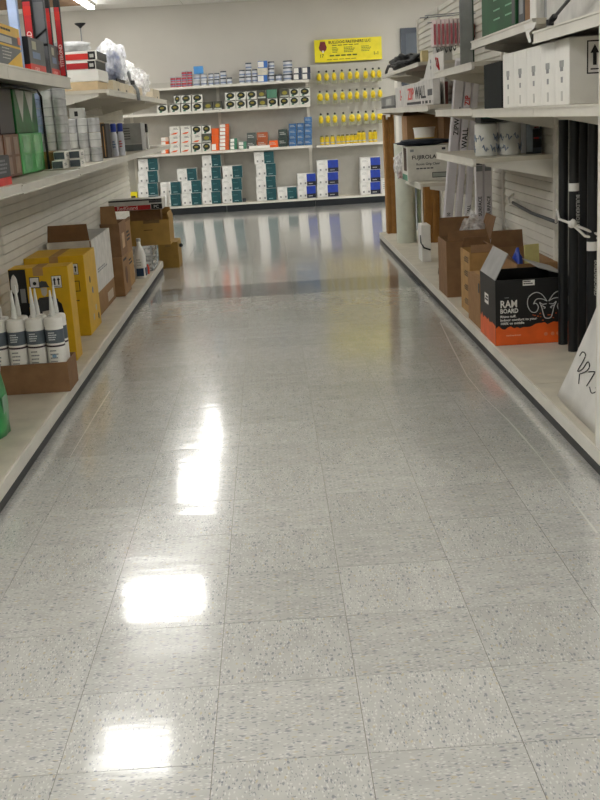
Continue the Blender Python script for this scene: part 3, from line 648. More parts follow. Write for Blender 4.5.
# rolls on S3
for k, (a, b) in enumerate(((475, 497.5), (498, 521))):
    q0 = atY(a, 150, 5.9); q1 = atY(b, 150, 5.9); r = (q1.x-q0.x)/2-.001
    t = thing('wrapped_roll', ('white paper-wrapped roll with blue print, nearer the aisle', 'white paper-wrapped roll with blue print, nearer the dark boxes')[k], 'roll', ((q0.x+q1.x)/2, 5.9, .954), .4*k, 'wrapped rolls on the right shelf')
    lathe('wrapper', mat('dcdcd6', .5, var=.03), [(r-.006, 0), (r, .006), (r, .166), (r-.006, .172), (.02, .172), (.018, .165)], seg=28, parent=t)
    for i in range(9):
        for j in range(2):
            if (i*3+j+k) % 4 == 3: continue
            a0 = 2*math.pi*i/9+j*.3; z = .05+.055*j
            tube('print_squiggle', mat('8596ad', .5), [((r+.0006)*math.cos(a0+q*.09), (r+.0006)*math.sin(a0+q*.09), z+.02*math.sin(q*1.9+i)+.008*(q-3)*-1) for q in (0, 1, 2, 3, 4)] if False else [Vector(((r+.0005)*math.cos(a0+q*.1), (r+.0005)*math.sin(a0+q*.1), z+.014*math.sin(q*1.9+i)-.004*q)) for q in range(6)], .0035, t, 5) and None
t = thing('dark_case', 'long dark case laid over the wrapped rolls', 'case', (0, 0, 0)); bx('body', mat('141c1c', .5, var=.2), 1.12, 1.4, 5.82, 5.98, 1.127, 1.165, t, .004); bx('green_line', mat('1f6b57', .5), 1.13, 1.26, 5.819, 5.8205, 1.15, 1.154, t)
t = carton('tool_pack', 'grey and black tool pack with red labels beside the wrapped rolls', 'pack', mat('4a525a', .4, var=.2), 1.365, 1.45, 5.86, 6.0, .954, 1.12)
for z in (.03, .085): plate('black_panel', BLACK, 'near', t, -.005, .04, z, z+.045, -.07); plate('red_label', RED, 'near', t, .0, .025, z+.045, z+.053, -.07)
plate('clear_front', mat('9aa6b2', .25), 'near', t, -.04, -.008, .01, .15, -.07); plate('white_card', LGREY, 'near', t, -.02, .03, .125, .155, -.07)
# T1 shelf / top of S1
t = thing('metal_cabinet_door', 'tall grey metal door leaf standing on the right top shelf beside green carton', 'metal door', (1.12, 6.2, 1.429)); bx('leaf', mat('8d8f8e', .4, .3), -.035, .035, -.006, .006, 0, .62, t, .002); bx('dark_edge', mat('1f3a2a', .5), .035, .042, -.006, .01, 0, .62, t)
y0, y1 = atX(516, 20, 1.09).y, atX(475, 30, 1.09).y-.2
t = carton('green_carton', 'large green printed carton on the top right shelf', 'carton', mat('0c5228', .65, var=.12, scale=5), 1.09, 1.45, 4.86, 5.6, 1.526, 1.84)
wg = -.18
for z in (.06, .1, .145, .19):
    for y in (-.3, -.05): bars('fine_print', mat('6fae86', .5), 'R', t, y, y+.2, z, z+.012, wg, 1)
plate('dark_band', mat('10301e', .5), 'R', t, -.37, .37, .24, .3, wg); plate('dark_block', mat('16211b', .5), 'R', t, -.36, -.3, .02, .24, wg)
t = carton('dark_carton', 'dark narrow carton between the green carton and brown one on the top right shelf', 'carton', DGREY, 1.1, 1.4, 4.74, 4.85, 1.526, 1.83); plate('print', GREY, 'R', t, -.03, .03, .05, .2, -.15)
o = carton('brown_carton', 'narrow brown carton standing on the top right shelf', 'carton', CARD2, 1.1, 1.4, 4.62, 4.73, 1.526, 1.86)
o = carton('white_carton', 'narrow white carton standing on the top right shelf beside brown one', 'carton', WHITE, 1.09, 1.4, 4.5, 4.6, 1.526, 1.9)
t = carton('grey_pack', 'grey pack with black squares on the top right shelf', 'pack', GREY, 1.12, 1.4, 4.38, 4.49, 1.526, 1.85)
for z in (.03, .09, .15): plate('black_square', BLACK, 'R', t, -.04, -.01, z, z+.04, -.14)
t = carton('white_carton', 'large plain white carton at the top right corner of the picture', 'carton', mat('cbc9c4', .55), 1.09, 1.45, 3.45, 4.33, 1.476, 1.9)
a, b = atX(550, 22, 1.03), atX(572, -4, 1.03)
t = thing('black_clamp', 'black rod with grip clipped to the top right shelf edge', 'clamp', (0, 0, 0)); tube('rod', DGREY, [a, b, b+(b-a)*.5], .006, t); tube('grip', BLACK, [a-(b-a)*.02, a+(b-a)*.22], .011, t); lathe('foot', BLACK, [(.014, -.012), (.014, .008)], a, 12, t)
bm = bmesh.new(); p = [atX(*q, 1.042) for q in ((524, 25), (536, 22), (534, 28), (529, 33), (531, 41), (529, 43), (526, 35))]
o = quadprism('torn_tag', WHITE, p, .0015); tag(o, 'torn white plastic tag hanging from the top right shelf edge', 'tag')
# hanging red packs on a peg hook, with wire rack
yy = 7.8; q0, q1 = atY(434, 35, yy).x, atY(463, 35, yy).x; zb = atY(434, 47, yy).z; zh = atY(434, 20, yy).z-zb
t = thing('wire_rack', 'dark wire hook rack on the far right panel, holding the red packs', 'wire rack', (0, 0, 0))
for dz, dx in ((0, -.06), (-.03, 0), (.015, -.02)): tube('wire', GREY, [(XRP, yy+.02+dx, zb+zh+.025+dz), (q0-.04+dx, yy+.02+dx, zb+zh+.015+dz)], .004, t, 6)
tube('wire', BLACK, [(q0-.05, yy-.08, zb+zh+.015), (q0-.05, yy+.1, zb+zh+.015)], .004, t, 6)
for k in range(8):
    x = q0+(q1-q0)*k/7; o = thing('red_pack', f'red and white blister pack hanging on the wire rack, {ORD[k+1]} from the aisle', 'pack', (x, yy+.02, zb), 0, 'red packs on the wire rack')
    bx('card', mat('e8d8d6', .5), -.0105, .0105, -.06, .06, .0, zh, o); bx('red_insert', mat('b04a55', .45, var=.2), -.0075, .0075, -.0612, .06, .012, zh-.03, o)
    t2 = thing('wire_hook', f'short dark wire hook below the red packs, {ORD[k+1]} from the aisle', 'hook', (0, 0, 0), 0, 'wire hooks below the red packs') if k < 5 else None
    if t2: tube('hook', BLACK, [(x+.03, yy+.03, zb-.05+.005*k), (x+.02, yy-.06, zb-.045+.005*k), (x+.02, yy-.07, zb-.02+.005*k)], .004, t2, 6); tube('arm', BLACK, [(x+.03, yy+.03, zb-.05+.005*k), (x+.03, yy+.1, zb)], .004, t2, 6)
o = lump('red_cloth', mat('a8443c', .7, var=.2), (q1+.052, yy, zb+.02), (.028, .05, .13), 5, .4, 2, flat=False); tag(o, 'crumpled red pack hanging at the panel end of the wire rack', 'pack')
# black bag on T2
t = thing('black_bag', 'slumped black fabric bag with handle on the far right top shelf', 'bag', (1.24, 9.75, 1.546))
lump('body', mat('15161a', .6, var=.3, bump=.3), (0, 0, 0), (.12, .55, .135), 8, .35, 4, parent=t)
tube('handle', BLACK, [(-.08, .4, .06), (-.085, .6, .07), (-.09, .75, .03), (-.09, .78, .012)], .014, t)
t = carton('grey_box', 'small light grey box at the near end of the far right top shelf', 'box', LGREY, 1.26, 1.38, 8.2, 8.35, 1.546, 1.66)
t = carton('beige_box', 'small beige box between black bag and grey box on right top shelf', 'box', mat('c9b98a', .6), 1.2, 1.25, 8.5, 8.6, 1.546, 1.64)
# ================================================================== LEFT SIDE
# green sack
t = thing('green_sack', 'green plastic sack with white top on the left deck at picture edge', 'sack', (-1.135, 4.12, ZD))
bm = bmesh.new(); rows = []
for j in range(9):
    v = j/8; ring = []
    for i in range(20):
        a = 2*math.pi*i/20; c, s = math.cos(a), math.sin(a); k = (abs(c)**4+abs(s)**4)**-.25
        hw = .055*(1-.35*v**3)+.004*math.sin(i*2+j); ring.append(bm.verts.new((hw*c*k, .10*(1-.15*v)*s*k, .28*v)))
    rows.append(ring)
for a, b in zip(rows, rows[1:]):
    for i in range(20): bm.faces.new((a[i], a[(i+1) % 20], b[(i+1) % 20], b[i]))
bm.faces.new(rows[0][::-1]); bm.faces.new(rows[-1])
link('body', bm_mesh(bm), mat('3f9a58', .3, var=.2, scale=8, bump=.2), t, smooth=True)
lump('white_top', PAPER, (0, 0, .2), (.05, .09, .11), 4, .15, 3, parent=t); plate('window', mat('7da58a', .3), 'L', t, -.03, .04, .05, .15, .055)
# caulk tray and tubes
tx0, tx1, ty0, ty1 = -1.3, -.948, 4.76, 4.98
t = open_carton('caulk_tray', 'low brown cardboard tray full of white caulk tubes on the left deck', 'tray', CARD2, tx0, tx1, ty0, ty1, ZD, ZD+.135, [], th=.005)
def caulk(x, y, label, k):
    t = thing('caulk_tube', label, 'caulk tube', (x, y, ZD+.006), 0, 'caulk tubes in the brown tray')
    r = .0405
    lathe('body', PAPER, [(r-.002, 0), (r, .003), (r, .318), (r-.004, .326), (.012, .33)], seg=22, parent=t)
    lathe('nozzle', mat('e6e6e2', .4), [(.012, .328), (.013, .34), (.0035, .445+.01*(k % 3)), (.002, .447+.01*(k % 3))], seg=12, parent=t)
    lathe('label_band', mat('5c6670', .5), [(r+.0006, .215), (r+.0006, .275)], seg=22, parent=t)
    lathe('label_stripe', mat('3a2c34', .5), [(r+.0007, .198), (r+.0007, .206)], seg=22, parent=t)
    bars('fine_print', mat('d8dde0', .5), 'near', t, -.02, .02, .225, .265, -r-.001, 4, .5)
    if k % 4 == 3: bars('fine_print', mat('6fa3c8', .5), 'near', t, -.012, .014, .15, .165, -r-.0006, 1, .9)
    bars('fine_print', GREY, 'near', t, -.02, .02, .12, .185, -r-.0002, 4, .35)
for r_, yy in enumerate((4.807, 4.892, 4.93)):
    for c in range(4):
        if r_ == 2 and c in (1,): continue
        x = tx0+.048+c*.0845+(.0 if r_ != 1 else .0)
        if r_ == 2: continue
        caulk(x, yy, f'white caulk tube, {("front", "rear")[r_]} row of the tray, {ORD[c+1]} from the rack panel', c+r_)
# yellow cartons
def yellow(label, x0, x1, y0, y1, h, near):
    t = carton('yellow_carton', label, 'carton', YEL, x0, x1, y0, y1, ZD, ZD+h, 'yellow cartons on the left deck', CARD3)
    a, b = (x1-x0)/2, (y1-y0)/2
    arrows(t, 'near', a-.06, h-.075, -b, .05)
    if near:
        plate('black_panel', BLACK, 'near', t, -a+.002, -a+.085, .1, h-.004, -b); plate('panel_print', mat('8d8d8d', .5), 'near', t, -a+.05, -a+.075, h-.17, h-.1, -b-.001); lump('panel_fan', WHITE, (-a+.025, -b-.002, h-.13), (.018, .002, .1), 2, .3, 2, parent=t, flat=False)
        plate('mark_frame', BLACK, 'near', t, -a+.1, -a+.15, h-.1, h-.045, -b); plate('mark_field', WHITE, 'near', t, -a+.104, -a+.146, h-.096, h-.049, -b, .0016); lathe('drop_mark', BLACK, [(.009, 0), (.009, .0006)], (-a+.125, -b-.0022, h-.077), 12, t, axis=(0, 1, 0))
        # printed worker silhouette
        def fig(pts, m, o=.0014):
            quadprism('figure_print', m, [(x, -b-o, z) for x, z in pts], .0006, t)
        fx, fz = .02, h-.1
        fig([(fx-.03, fz-.002), (fx-.026, fz+.02), (fx-.008, fz+.034), (fx+.016, fz+.03), (fx+.024, fz+.008), (fx+.032, fz), (fx, fz+.002)], DGREY)
        fig([(fx-.012, fz-.035), (fx-.016, fz), (fx+.016, fz), (fx+.014, fz-.03), (fx+.002, fz-.045)], mat('b9b2a4', .5))
        fig([(fx-.03, fz-.05), (fx+.03, fz-.045), (fx+.065, fz-.06), (fx+.07, fz-.21), (fx-.025, fz-.21), (fx-.034, fz-.1)], DGREY); fig([(fx+.055, fz-.062), (fx+.08, fz-.085), (fx+.095, fz-.17), (fx+.08, fz-.2), (fx+.06, fz-.14)], BLACK); fig([(fx-.03, fz-.055), (fx-.032, fz-.09), (fx-.07, fz-.1), (fx-.098, fz-.082), (fx-.09, fz-.07), (fx-.07, fz-.078)], BLACK)
        fig([(fx-.02, fz-.12), (fx+.04, fz-.11), (fx+.045, fz-.14), (fx-.015, fz-.145)], mat('c9c4ba', .5), .0022)
    else:
        plate('mark_frame', BLACK, 'near', t, a-.09, a-.035, h-.2, h-.14, -b); plate('mark_field', YEL, 'near', t, a-.086, a-.039, h-.196, h-.144, -b, .0016); bars('fine_print', INK, 'near', t, a-.1, a-.02, h-.255, h-.248, -b, 1, .9)
        for y, z, m_ in ((-.03, .3, INK), (.0, .23, MBLUE), (.03, .12, LGREY), (.06, .06, INK), (-.02, .08, LGREY)): lathe('side_mark', m_, [(.02, 0), (.02, .0006)], (a, y*2, z), 12, t, axis=(1, 0, 0))
    return t
p0, p1 = atY(7, 266, 5.42), atY(67, 266, 5.42)
yellow('yellow carton printed with a worker figure, nearest on the left deck', p0.x, p1.x, 5.42, 5.58, p1.z-ZD, True)
yellow('yellow carton behind the one printed with a worker', -1.392, -1.06, 6.1, 6.5, .455, False)
# white over brown cartons, with open flaps
t = carton('brown_carton', 'low brown carton under the white carton on the left deck', 'carton', CARD, -1.37, -1.10, 6.66, 7.45, ZD, ZD+.145); plate('label', mat('c9b9a4', .6), 'L', t, .05, .3, .03, .09, .135); bars('side_print', INK, 'near', t, -.02, .1, .05, .1, -.395, 3)
t = open_carton('white_carton', 'white carton with open brown flap stacked on a brown carton, left deck', 'carton', mat('dedbd5', .6), -1.37, -1.10, 6.66, 7.45, ZD+.146, ZD+.48, [('near', .1, -4)], CARDIN)
plate('seam', CARDIN, 'near', t, .125, .131, .2, .33, -.395); bars('side_print', GREY, 'L', t, -.25, .2, .11, .14, .135, 2)
bxs = [('tall brown carton with upright flap beside the white carton, left deck', -1.2, -1.02, 7.5, 7.82, .0, .33), ]
t = carton('brown_carton', 'brown carton low on the left deck beyond the white carton', 'carton', CARD, -1.2, -1.04, 7.5, 7.85, ZD, ZD+.27); lathe('round_print', mat('6b4a30', .7), [(.06, 0), (.06, .0008)], (.08, -.02, .13), 18, t, axis=(1, 0, 0)); bars('side_print', INK, 'L', t, -.12, .12, .22, .25, .08, 1)
t = open_carton('brown_carton', 'tall open brown carton with upright flap stacked beyond the white carton', 'carton', CARD2, -1.17, -1.04, 7.5, 7.85, ZD+.271, ZD+.5, [('near', .12, 4)], CARD)
plate('label', mat('c9a982', .7), 'L', t, -.08, .05, .05, .15, .065)
t = carton('brown_carton', 'brown carton under the crumpled white paper, far left deck', 'carton', CARD3, -1.22, -1.055, 7.9, 8.22, ZD, ZD+.24); bars('side_print', INK, 'L', t, -.1, .1, .15, .2, .0825, 2)
t = open_carton('brown_carton', 'brown carton holding crumpled white paper, stacked on the far left deck', 'carton', CARD, -1.22, -1.055, 7.9, 8.22, ZD+.241, ZD+.47, [('right', .02, 0)], CARDIN); bars('side_print', INK, 'L', t, -.1, .1, .08, .16, .0825, 3)
o = lump('crumpled_paper', PAPER, (-1.135, 8.05, ZD+.25), (.06, .11, .27), 9, .3, 3); tag(o, 'crumpled white paper sticking out of a brown carton, left deck', 'paper')
# jug
t = thing('jug', 'white plastic jug with dark blue label on the left deck', 'jug', (-1.03, 8.42, ZD))
bm = bmesh.new(); rows = []
for z, sx_, sy_ in ((0, .036, .065), (.008, .042, .07), (.17, .042, .07), (.215, .034, .05), (.25, .016, .02), (.28, .015, .018)):
    ring = []
    for i in range(20):
        a = 2*math.pi*i/20; c, s = math.cos(a), math.sin(a); k = (abs(c)**4+abs(s)**4)**-.25 if z < .2 else 1
        ring.append(bm.verts.new((sx_*c*k, sy_*s*k, z)))
    rows.append(ring)
for a, b in zip(rows, rows[1:]):
    for i in range(20): bm.faces.new((a[i], a[(i+1) % 20], b[(i+1) % 20], b[i]))
bm.faces.new(rows[0][::-1]); bm.faces.new(rows[-1]); link('body', bm_mesh(bm), PAPER, t, smooth=True)
lathe('cap', LGREY, [(.018, .278), (.018, .30), (.012, .303)], seg=14, parent=t); tube('handle', PAPER, [(0, .05, .2), (0, .07, .23), (0, .04, .26), (0, .015, .262)], .009, t)
bx('label', mat('1c3a5c', .4), -.028, .028, -.0725, -.068, .02, .08, t); bx('label', mat('1c3a5c', .4), .038, .0445, -.05, .05, .02, .08, t); bars('label_print', LGREY, 'near', t, -.02, .02, .09, .15, -.0695, 3)
o = lathe('red_cap_bottle', mat('d8492e', .5), [(.012, 0), (.013, .05), (.008, .06), (.006, .075), (.0, .075)], (-1.0, 8.62, ZD), 12); tag(o, 'tiny red bottle on the left deck beside the clear crate', 'bottle')
# clear crate
t = thing('plastic_crate', 'clear white plastic crate below the wide cardboard box, left deck', 'crate', (-1.075, 8.98, ZD))
CR = mat('d3d8da', .25, var=.03, alpha=1); a, b, h = .1, .2, .2
for z in (0.0, .06, .125, .185):
    bm = bmesh.new()
    for q in ((-a, a, -b, -b+.008), (-a, a, b-.008, b), (-a, -a+.008, -b, b), (a-.008, a, -b, b)): add_box(bm, q[0], q[1], q[2], q[3], z, z+.016)
    link('rail', bm_mesh(bm), CR, t)
for x in (-a+.006, a-.006):
    for y in (-b+.006, b-.006): bx('corner_post', CR, x-.006, x+.006, y-.006, y+.006, 0, h, t)
bx('base', CR, -a, a, -b, b, 0, .006, t); bx('wall', clear_mat('crate_film', 'e4e8ea', .5), -a+.003, a-.003, -b+.003, -b+.006, .01, h-.01, t); bx('wall', clear_mat('crate_film_side', 'e4e8ea', .5), a-.006, a-.003, -b+.003, b-.003, .01, h-.01, t)
lump('white_contents', LGREY, (0, 0, .007), (.08, .17, .1), 5, .25, 3, parent=t)
# wide cardboard box over crate
ZC = ZD+.202
t = open_carton('cardboard_box', 'wide open cardboard box resting on the clear crate, jutting into the aisle', 'carton', mat('a3803f', .8, var=.06, bump=.05), -1.17, -.82, 8.8, 9.18, ZC, ZC+.2, [('far', .07, 0), ('right', .05, -15)], mat('8d6c34', .8))
bx('tape', mat('6e5228', .5), -.03, .1, -.1912, -.19, .175, .2, t); plate('hand_hole', mat('4a3618', .9), 'near', t, -.03, .04, .12, .125, -.19)
# box on the floor at the end
t = carton('cardboard_box', 'small cardboard box on the floor at the end of the left deck', 'carton', mat('8f6f2f', .8, var=.06), -1.005, -.83, 9.56, 9.9, 0, .225, tape=mat('7b5f28', .5))
t2 = lathe('black_knob', BLACK, [(.012, 0), (.016, .006), (.016, .02), (.01, .03)], (.09, -.05, .18), 12, t, axis=(1, 0, 0))
# flat red/white carton
p0, p1 = atY(113, 212, 8.9), atY(166, 208, 8.9)
t = carton('flat_carton', 'flat black, white and red lettered carton lying on the cardboard boxes', 'carton', mat('c9c6c0', .5), -1.30, -.87, 8.9, 9.17, ZC+.275, ZC+.36)
plate('red_band', RED, 'near', t, -.21, .12, .004, .04, -.135); plate('black_edge', BLACK, 'near', t, -.214, .214, .074, .086, -.135); plate('black_end', BLACK, 'near', t, .125, .213, .004, .045, -.135); plate('dark_end', DGREY, 'near', t, .11, .213, .055, .073, -.135)
text('RedGuard', .042, (-.15, -.1365, .008), 'near', mat('e8c9c4', .5), t, sx=.95); text('PC', .034, (.145, -.1365, .012), 'near', LGREY, t)
o = bx('packing_block', CARD, -1.15, -.9, 8.99, 9.15, ZC+.007, ZC+.274); tag(o, 'brown packing block inside the wide cardboard box under the flat carton', 'packing')
p0, p1, p2 = atY(166, 215, 9.95), atY(170.5, 215, 9.95), atY(168, 183, 9.95)
o = quadprism('white_strip', PAPER, [(p0.x, 9.95, 0), (p1.x+.01, 9.95, 0), (p1.x, 9.95, p1.z), (p2.x, 9.95, p2.z), (p0.x, 9.95, p0.z)], .006); tag(o, 'pointed white strip standing behind the cardboard boxes at rack end', 'strip')
# ---- middle left shelf
zm = ZM+.0005
t = carton('small_carton', 'small black and red carton on the left middle shelf at picture edge', 'carton', DGREY, -1.04, -.99, 4.1, 4.31, ZM-.006, ZM+.11); plate('red_band', BRED, 'L', t, -.1, .1, .002, .035, .025); bars('fine_print', GREY, 'L', t, -.08, .08, .045, .1, .025, 4)
def pack(label, x, y0, y1, m, m2, top, spikes, z=zm, h=.185):
    t = thing('brush_pack', label, 'pack', (x, (y0+y1)/2, z), 0, 'bristle packs on the left middle shelf'); b = (y1-y0)/2
    bx('box', m, -.24, 0, -b, b, 0, h, t, .003)
    for k in (-1, 1): plate('window', m2, 'L', t, k*b*.5-b*.3, k*b*.5+b*.3, .012, h*.46, 0); plate('window', m2, 'L', t, k*b*.5-b*.3, k*b*.5+b*.3, h*.52, h-.012, 0)
    bx('upper_pack', top, -.22, -.01, -b*.95, b*.95, h, .385, t, .004)
    for q in range(spikes):
        yk = -b*.8+1.6*b*(q+.5)/spikes; xf = -.0095
        quadprism('bristle', mat('c9c9c4', .5), [(xf, yk-.8*b/spikes*.9, .383), (xf, yk+.8*b/spikes*.9, .383), (xf, yk+.02*b, .235)], .002, t)
        xk = -.21+.19*(q+.5)/spikes; yn = -b*.95-.0005
        quadprism('bristle', mat('c9c9c4', .5), [(xk-.03, yn, .383), (xk+.03, yn, .383), (xk, yn, .235)], -.002, t)
pack('brown bristle pack nearest the camera on the left middle shelf', -1.14, 4.6, 4.88, mat('86604e', .4, var=.15), mat('a08172', .3, var=.15), mat('2c2a2c', .4), 1)
pack('brown bristle pack next to the green pack', -1.14, 4.9, 5.2, mat('7a4f38', .4, var=.15), mat('9a7b66', .3, var=.15), mat('2a1f24', .4), 0)
pack('green bristle pack with white tips on the left middle shelf', -1.14, 5.22, 5.74, mat('4fae5f', .35, var=.12), mat('8fd09a', .25, var=.1), mat('14642c', .4, var=.3), 2)
t = thing('wire_rack', 'black wire frame over the bristle packs under the top shelf', 'wire frame', (0, 0, 0)); tube('wire', BLACK, [(-1.1, 4.72, 1.418), (-1.11, 5.3, 1.418), (-1.12, 5.64, 1.416), (-1.125, 5.755, 1.39), (-1.125, 5.76, 1.2), (-1.125, 5.76, zm)], .006, t)
# silver rolls
SIL = mat('cfd0d2', .28, .3, var=.1, scale=20); SIL2 = mat('e2e3e2', .3, .1, var=.05, scale=20); SILB = mat('98a6c4', .35, .2, var=.15, scale=20)
def roll(x, y, z, r, h, m, label):
    t = thing('wrapped_roll', label, 'roll', (x, y, z), 0, 'silver wrapped rolls on the left shelf')
    lathe('wrap', m, [(r-.003, 0), (r, .003), (r, h-.004), (r-.003, h-.001), (.012, h-.001), (.012, h-.01)], seg=18, parent=t)
    for z0 in (.5,): lathe('band', mat('a9abad', .3, .3), [(r+.0005, h*z0-.0015), (r+.0005, h*z0+.0015)], seg=18, parent=t)
for r_ in range(2):
    for c in range(3):
        for l in range(5):
            roll(-1.085-.062*c, 6.0+.062*r_, zm+.088*l, .0302, .0875, SILB if c == 2 and l > 1 else (SIL2 if c == 1 else SIL), f'silver roll, taller stack, {("near", "rear")[r_]} row, {ORD[c+1]} from aisle, {ORD[l+1]} from shelf')
for r_ in range(2):
    for c in range(3):
        for l in range(3):
            roll(-1.01-.062*c, 6.62+.062*r_, zm+.084*l, .0302, .0835, SIL2 if (c+l) % 2 else SIL, f'silver roll, lower stack, {("near", "rear")[r_]} row, {ORD[c+1]} from aisle, {ORD[l+1]} from shelf')
t = carton('small_carton', 'small white box with black mark on top of the lower silver stack', 'carton', LGREY, -1.14, -1.06, 6.61, 6.7, zm+.252, zm+.31); plate('mark', INK, 'near', t, -.01, .01, .012, .04, -.045)
t = carton('small_carton', 'small brown carton in front of the silver roll stack', 'carton', CARD, -1.18, -1.1, 5.785, 5.95, zm, zm+.085, tape=CARD3)
for k, (x, y, l) in enumerate(((-1.06, 5.72, 0), (-1.06, 5.86, 0), (-1.06, 5.79, 1), (-.995, 5.86, 0), (-.995, 5.86, 1))):
    t = carton('small_carton', 'small white box with dark end in the pile before the silver rolls, '+('front lower', 'rear lower', 'topmost inner', 'outer lower', 'outer upper')[k], 'carton', PAPER, x-.03, x+.03, y-.06, y+.06, zm+.043*l, zm+.042+.043*l, 'small white boxes by the silver rolls')
    plate('dark_end', mat('5a646c', .4), 'near', t, -.027, .024, .004, .037, -.06); bars('side_print', GREY, 'L', t, -.04, .04, .012, .028, .03, 2)
# folders, bottles, grey box
for k, m_ in enumerate((mat('6b4726', .7), mat('8a6233', .7), mat('b08a4a', .7), mat('2a2320', .6))):
    t = carton('folder_box', f'thin upright brown box on the left middle shelf, {ORD[k+1]} from the panel side', 'box', m_, -1.15+.033*k, -1.121+.033*k, 7.2, 7.4, zm, zm+.235-.006*k, 'thin upright boxes on the left middle shelf'); plate('spine', CARD3, 'near', t, -.003, .003, .01, .2, -.1)
for k in range(2):
    t = thing('spray_bottle', ('white bottle with blue cap, nearer the brown boxes', 'white bottle with blue cap, nearer the grey display box')[k], 'bottle', (-1.02+.03*k, 7.55+.12*k, zm), 0, 'blue capped bottles'); lathe('body', mat('cfd3dc', .4), [(.02, 0), (.022, .006), (.022, .14), (.016, .16)], seg=16, parent=t); lathe('cap', BLUE, [(.018, .16), (.019, .162), (.019, .21), (.015, .215)], seg=16, parent=t)
    bars('label', RED if k else MBLUE, 'near', t, -.012, .012, .05, .1, -.023, 3)
o = tube('red_pole', mat('c03a48', .5), [(-.985, 7.76, zm+.006), (-1.0, 7.84, zm+.11)], .006); tag(o, 'short red rod leaning by the blue capped bottles', 'rod')
t = carton('display_box', 'grey printed display box on the far left middle shelf', 'box', mat('a9aaa8', .5), -1.3, -.985, 8.9, 9.2, zm, zm+.215)
plate('clear_base', mat('6f7678', .3), 'near', t, -.155, .155, .004, .05, -.15); plate('base_line', LGREY, 'near', t, -.157, .157, .05, .058, -.15)
quadprism('print_slash', DGREY, [(-.06, -.1515, .08), (-.048, -.1515, .08), (-.02, -.1515, .17), (-.03, -.1515, .17)], .0006, t)
for z in (.09, .11, .13, .15, .17): bars('print', DGREY, 'near', t, .02, .09, z, z+.01, -.15, 1, .8)
plate('print', MBLUE, 'near', t, -.135, -.09, .12, .15, -.15); plate('print', ORANGE, 'near', t, -.12, -.085, .165, .175, -.15)
t = thing('white_tube', 'slim white tube with black cap beside the grey display box', 'tube', (-.99, 9.35, zm)); lathe('body', PAPER, [(.011, 0), (.011, .13), (.008, .14)], seg=12, parent=t); lathe('cap', BLACK, [(.012, .135), (.012, .2), (.008, .205)], seg=12, parent=t)
# ---- near top shelf
zt = ZT1+.0005
t = carton('yellow_carton', 'yellow and grey printed carton on the left top shelf at picture edge', 'carton', mat('565b60', .45), -1.3, -1.0, 4.36, 4.80, zt, zt+.165)
plate('yellow_band', YEL, 'L', t, -.22, .22, .125, .163, .15); plate('yellow_line', YEL, 'L', t, -.2, .22, .082, .09, .15); plate('label', LGREY, 'L', t, -.16, .06, .095, .118, .15, .0016); bars('fine_print', INK, 'L', t, -.15, .15, .135, .15, .1515, 1)
bars('fine_print', LGREY, 'L', t, -.12, .06, .025, .075, .15, 4, .3)
quadprism('yellow_corner', YEL, [(.1513, -.1, .002), (.1513, .22, .002), (.1513, .22, .075)], .0006, t); plate('orange_end', ORANGE, 'near', t, .06, .15, .0, .05, -.22); plate('orange_square', ORANGE, 'L', t, .175, .22, .1, .13, .1512)
def tool_box(label, y0, y1):
    t = carton('tool_carton', label, 'carton', BLACK, -1.16, -1.0, y0, y1, zt, zt+.15, 'black and red tool cartons on the left top shelf'); b = (y1-y0)/2; w = .08
    plate('red_band', BRED, 'L', t, -b, b, 0.001, .038, w); plate('red_band', BRED, 'near', t, -w, w, 0.001, .034, -b); plate('grey_front', mat('585a5c', .5), 'L', t, -b, b, .038, .148, w)
    plate('yellow_label', mat('b9b59a', .5), 'L', t, -b*.6, -b*.1, .1, .135, w+.001); plate('blue_label', mat('6f86a8', .5), 'L', t, -b*.6, b*.35, .062, .09, w+.001); bars('fine_print', GREY, 'near', t, -w*.7, w*.5, .06, .09, -b, 3, .3)
    text('TITE', .03, (-w+.02, -b-.0014, .005), 'near', mat('f0c9c4', .5), t); text('GRIP', .03, (w+.0015, -b*.5, .005), 'L', mat('f0a9a0', .5), t, sx=1.6)
    return t
tool_box('black carton with grey front and red base, between yellow carton and its twin', 4.97, 5.31); tool_box('black carton with grey front and red base at the far end of the top shelf', 5.45, 5.66)
def tall_pack(label, x, y, w, h, m, m2, txt=None, z=zt, lean=.03):
    t = thing('tall_pack', label, 'pack', (x, y, z), 0, 'tall packs behind the tool cartons')
    bx('body', m, -.03, .03, -w/2, w/2, 0, h, t, .004)
    plate('stripe', m2, 'near', t, -.024, .024, .02, h-.05, -w/2)
    plate('stripe', m2, 'L', t, -w*.4, w*.4, .02, h-.05, .03)
    if txt: text(txt, .045, (-.016, -w/2-.0016, .13), 'near', mat('f2d6d2', .5), t, right=(0, 0, 1), up=(-1, 0, 0))
REDS = mat('c3222a', .4, var=.1)
def tp(px, y): return atY(px, 20, y).x
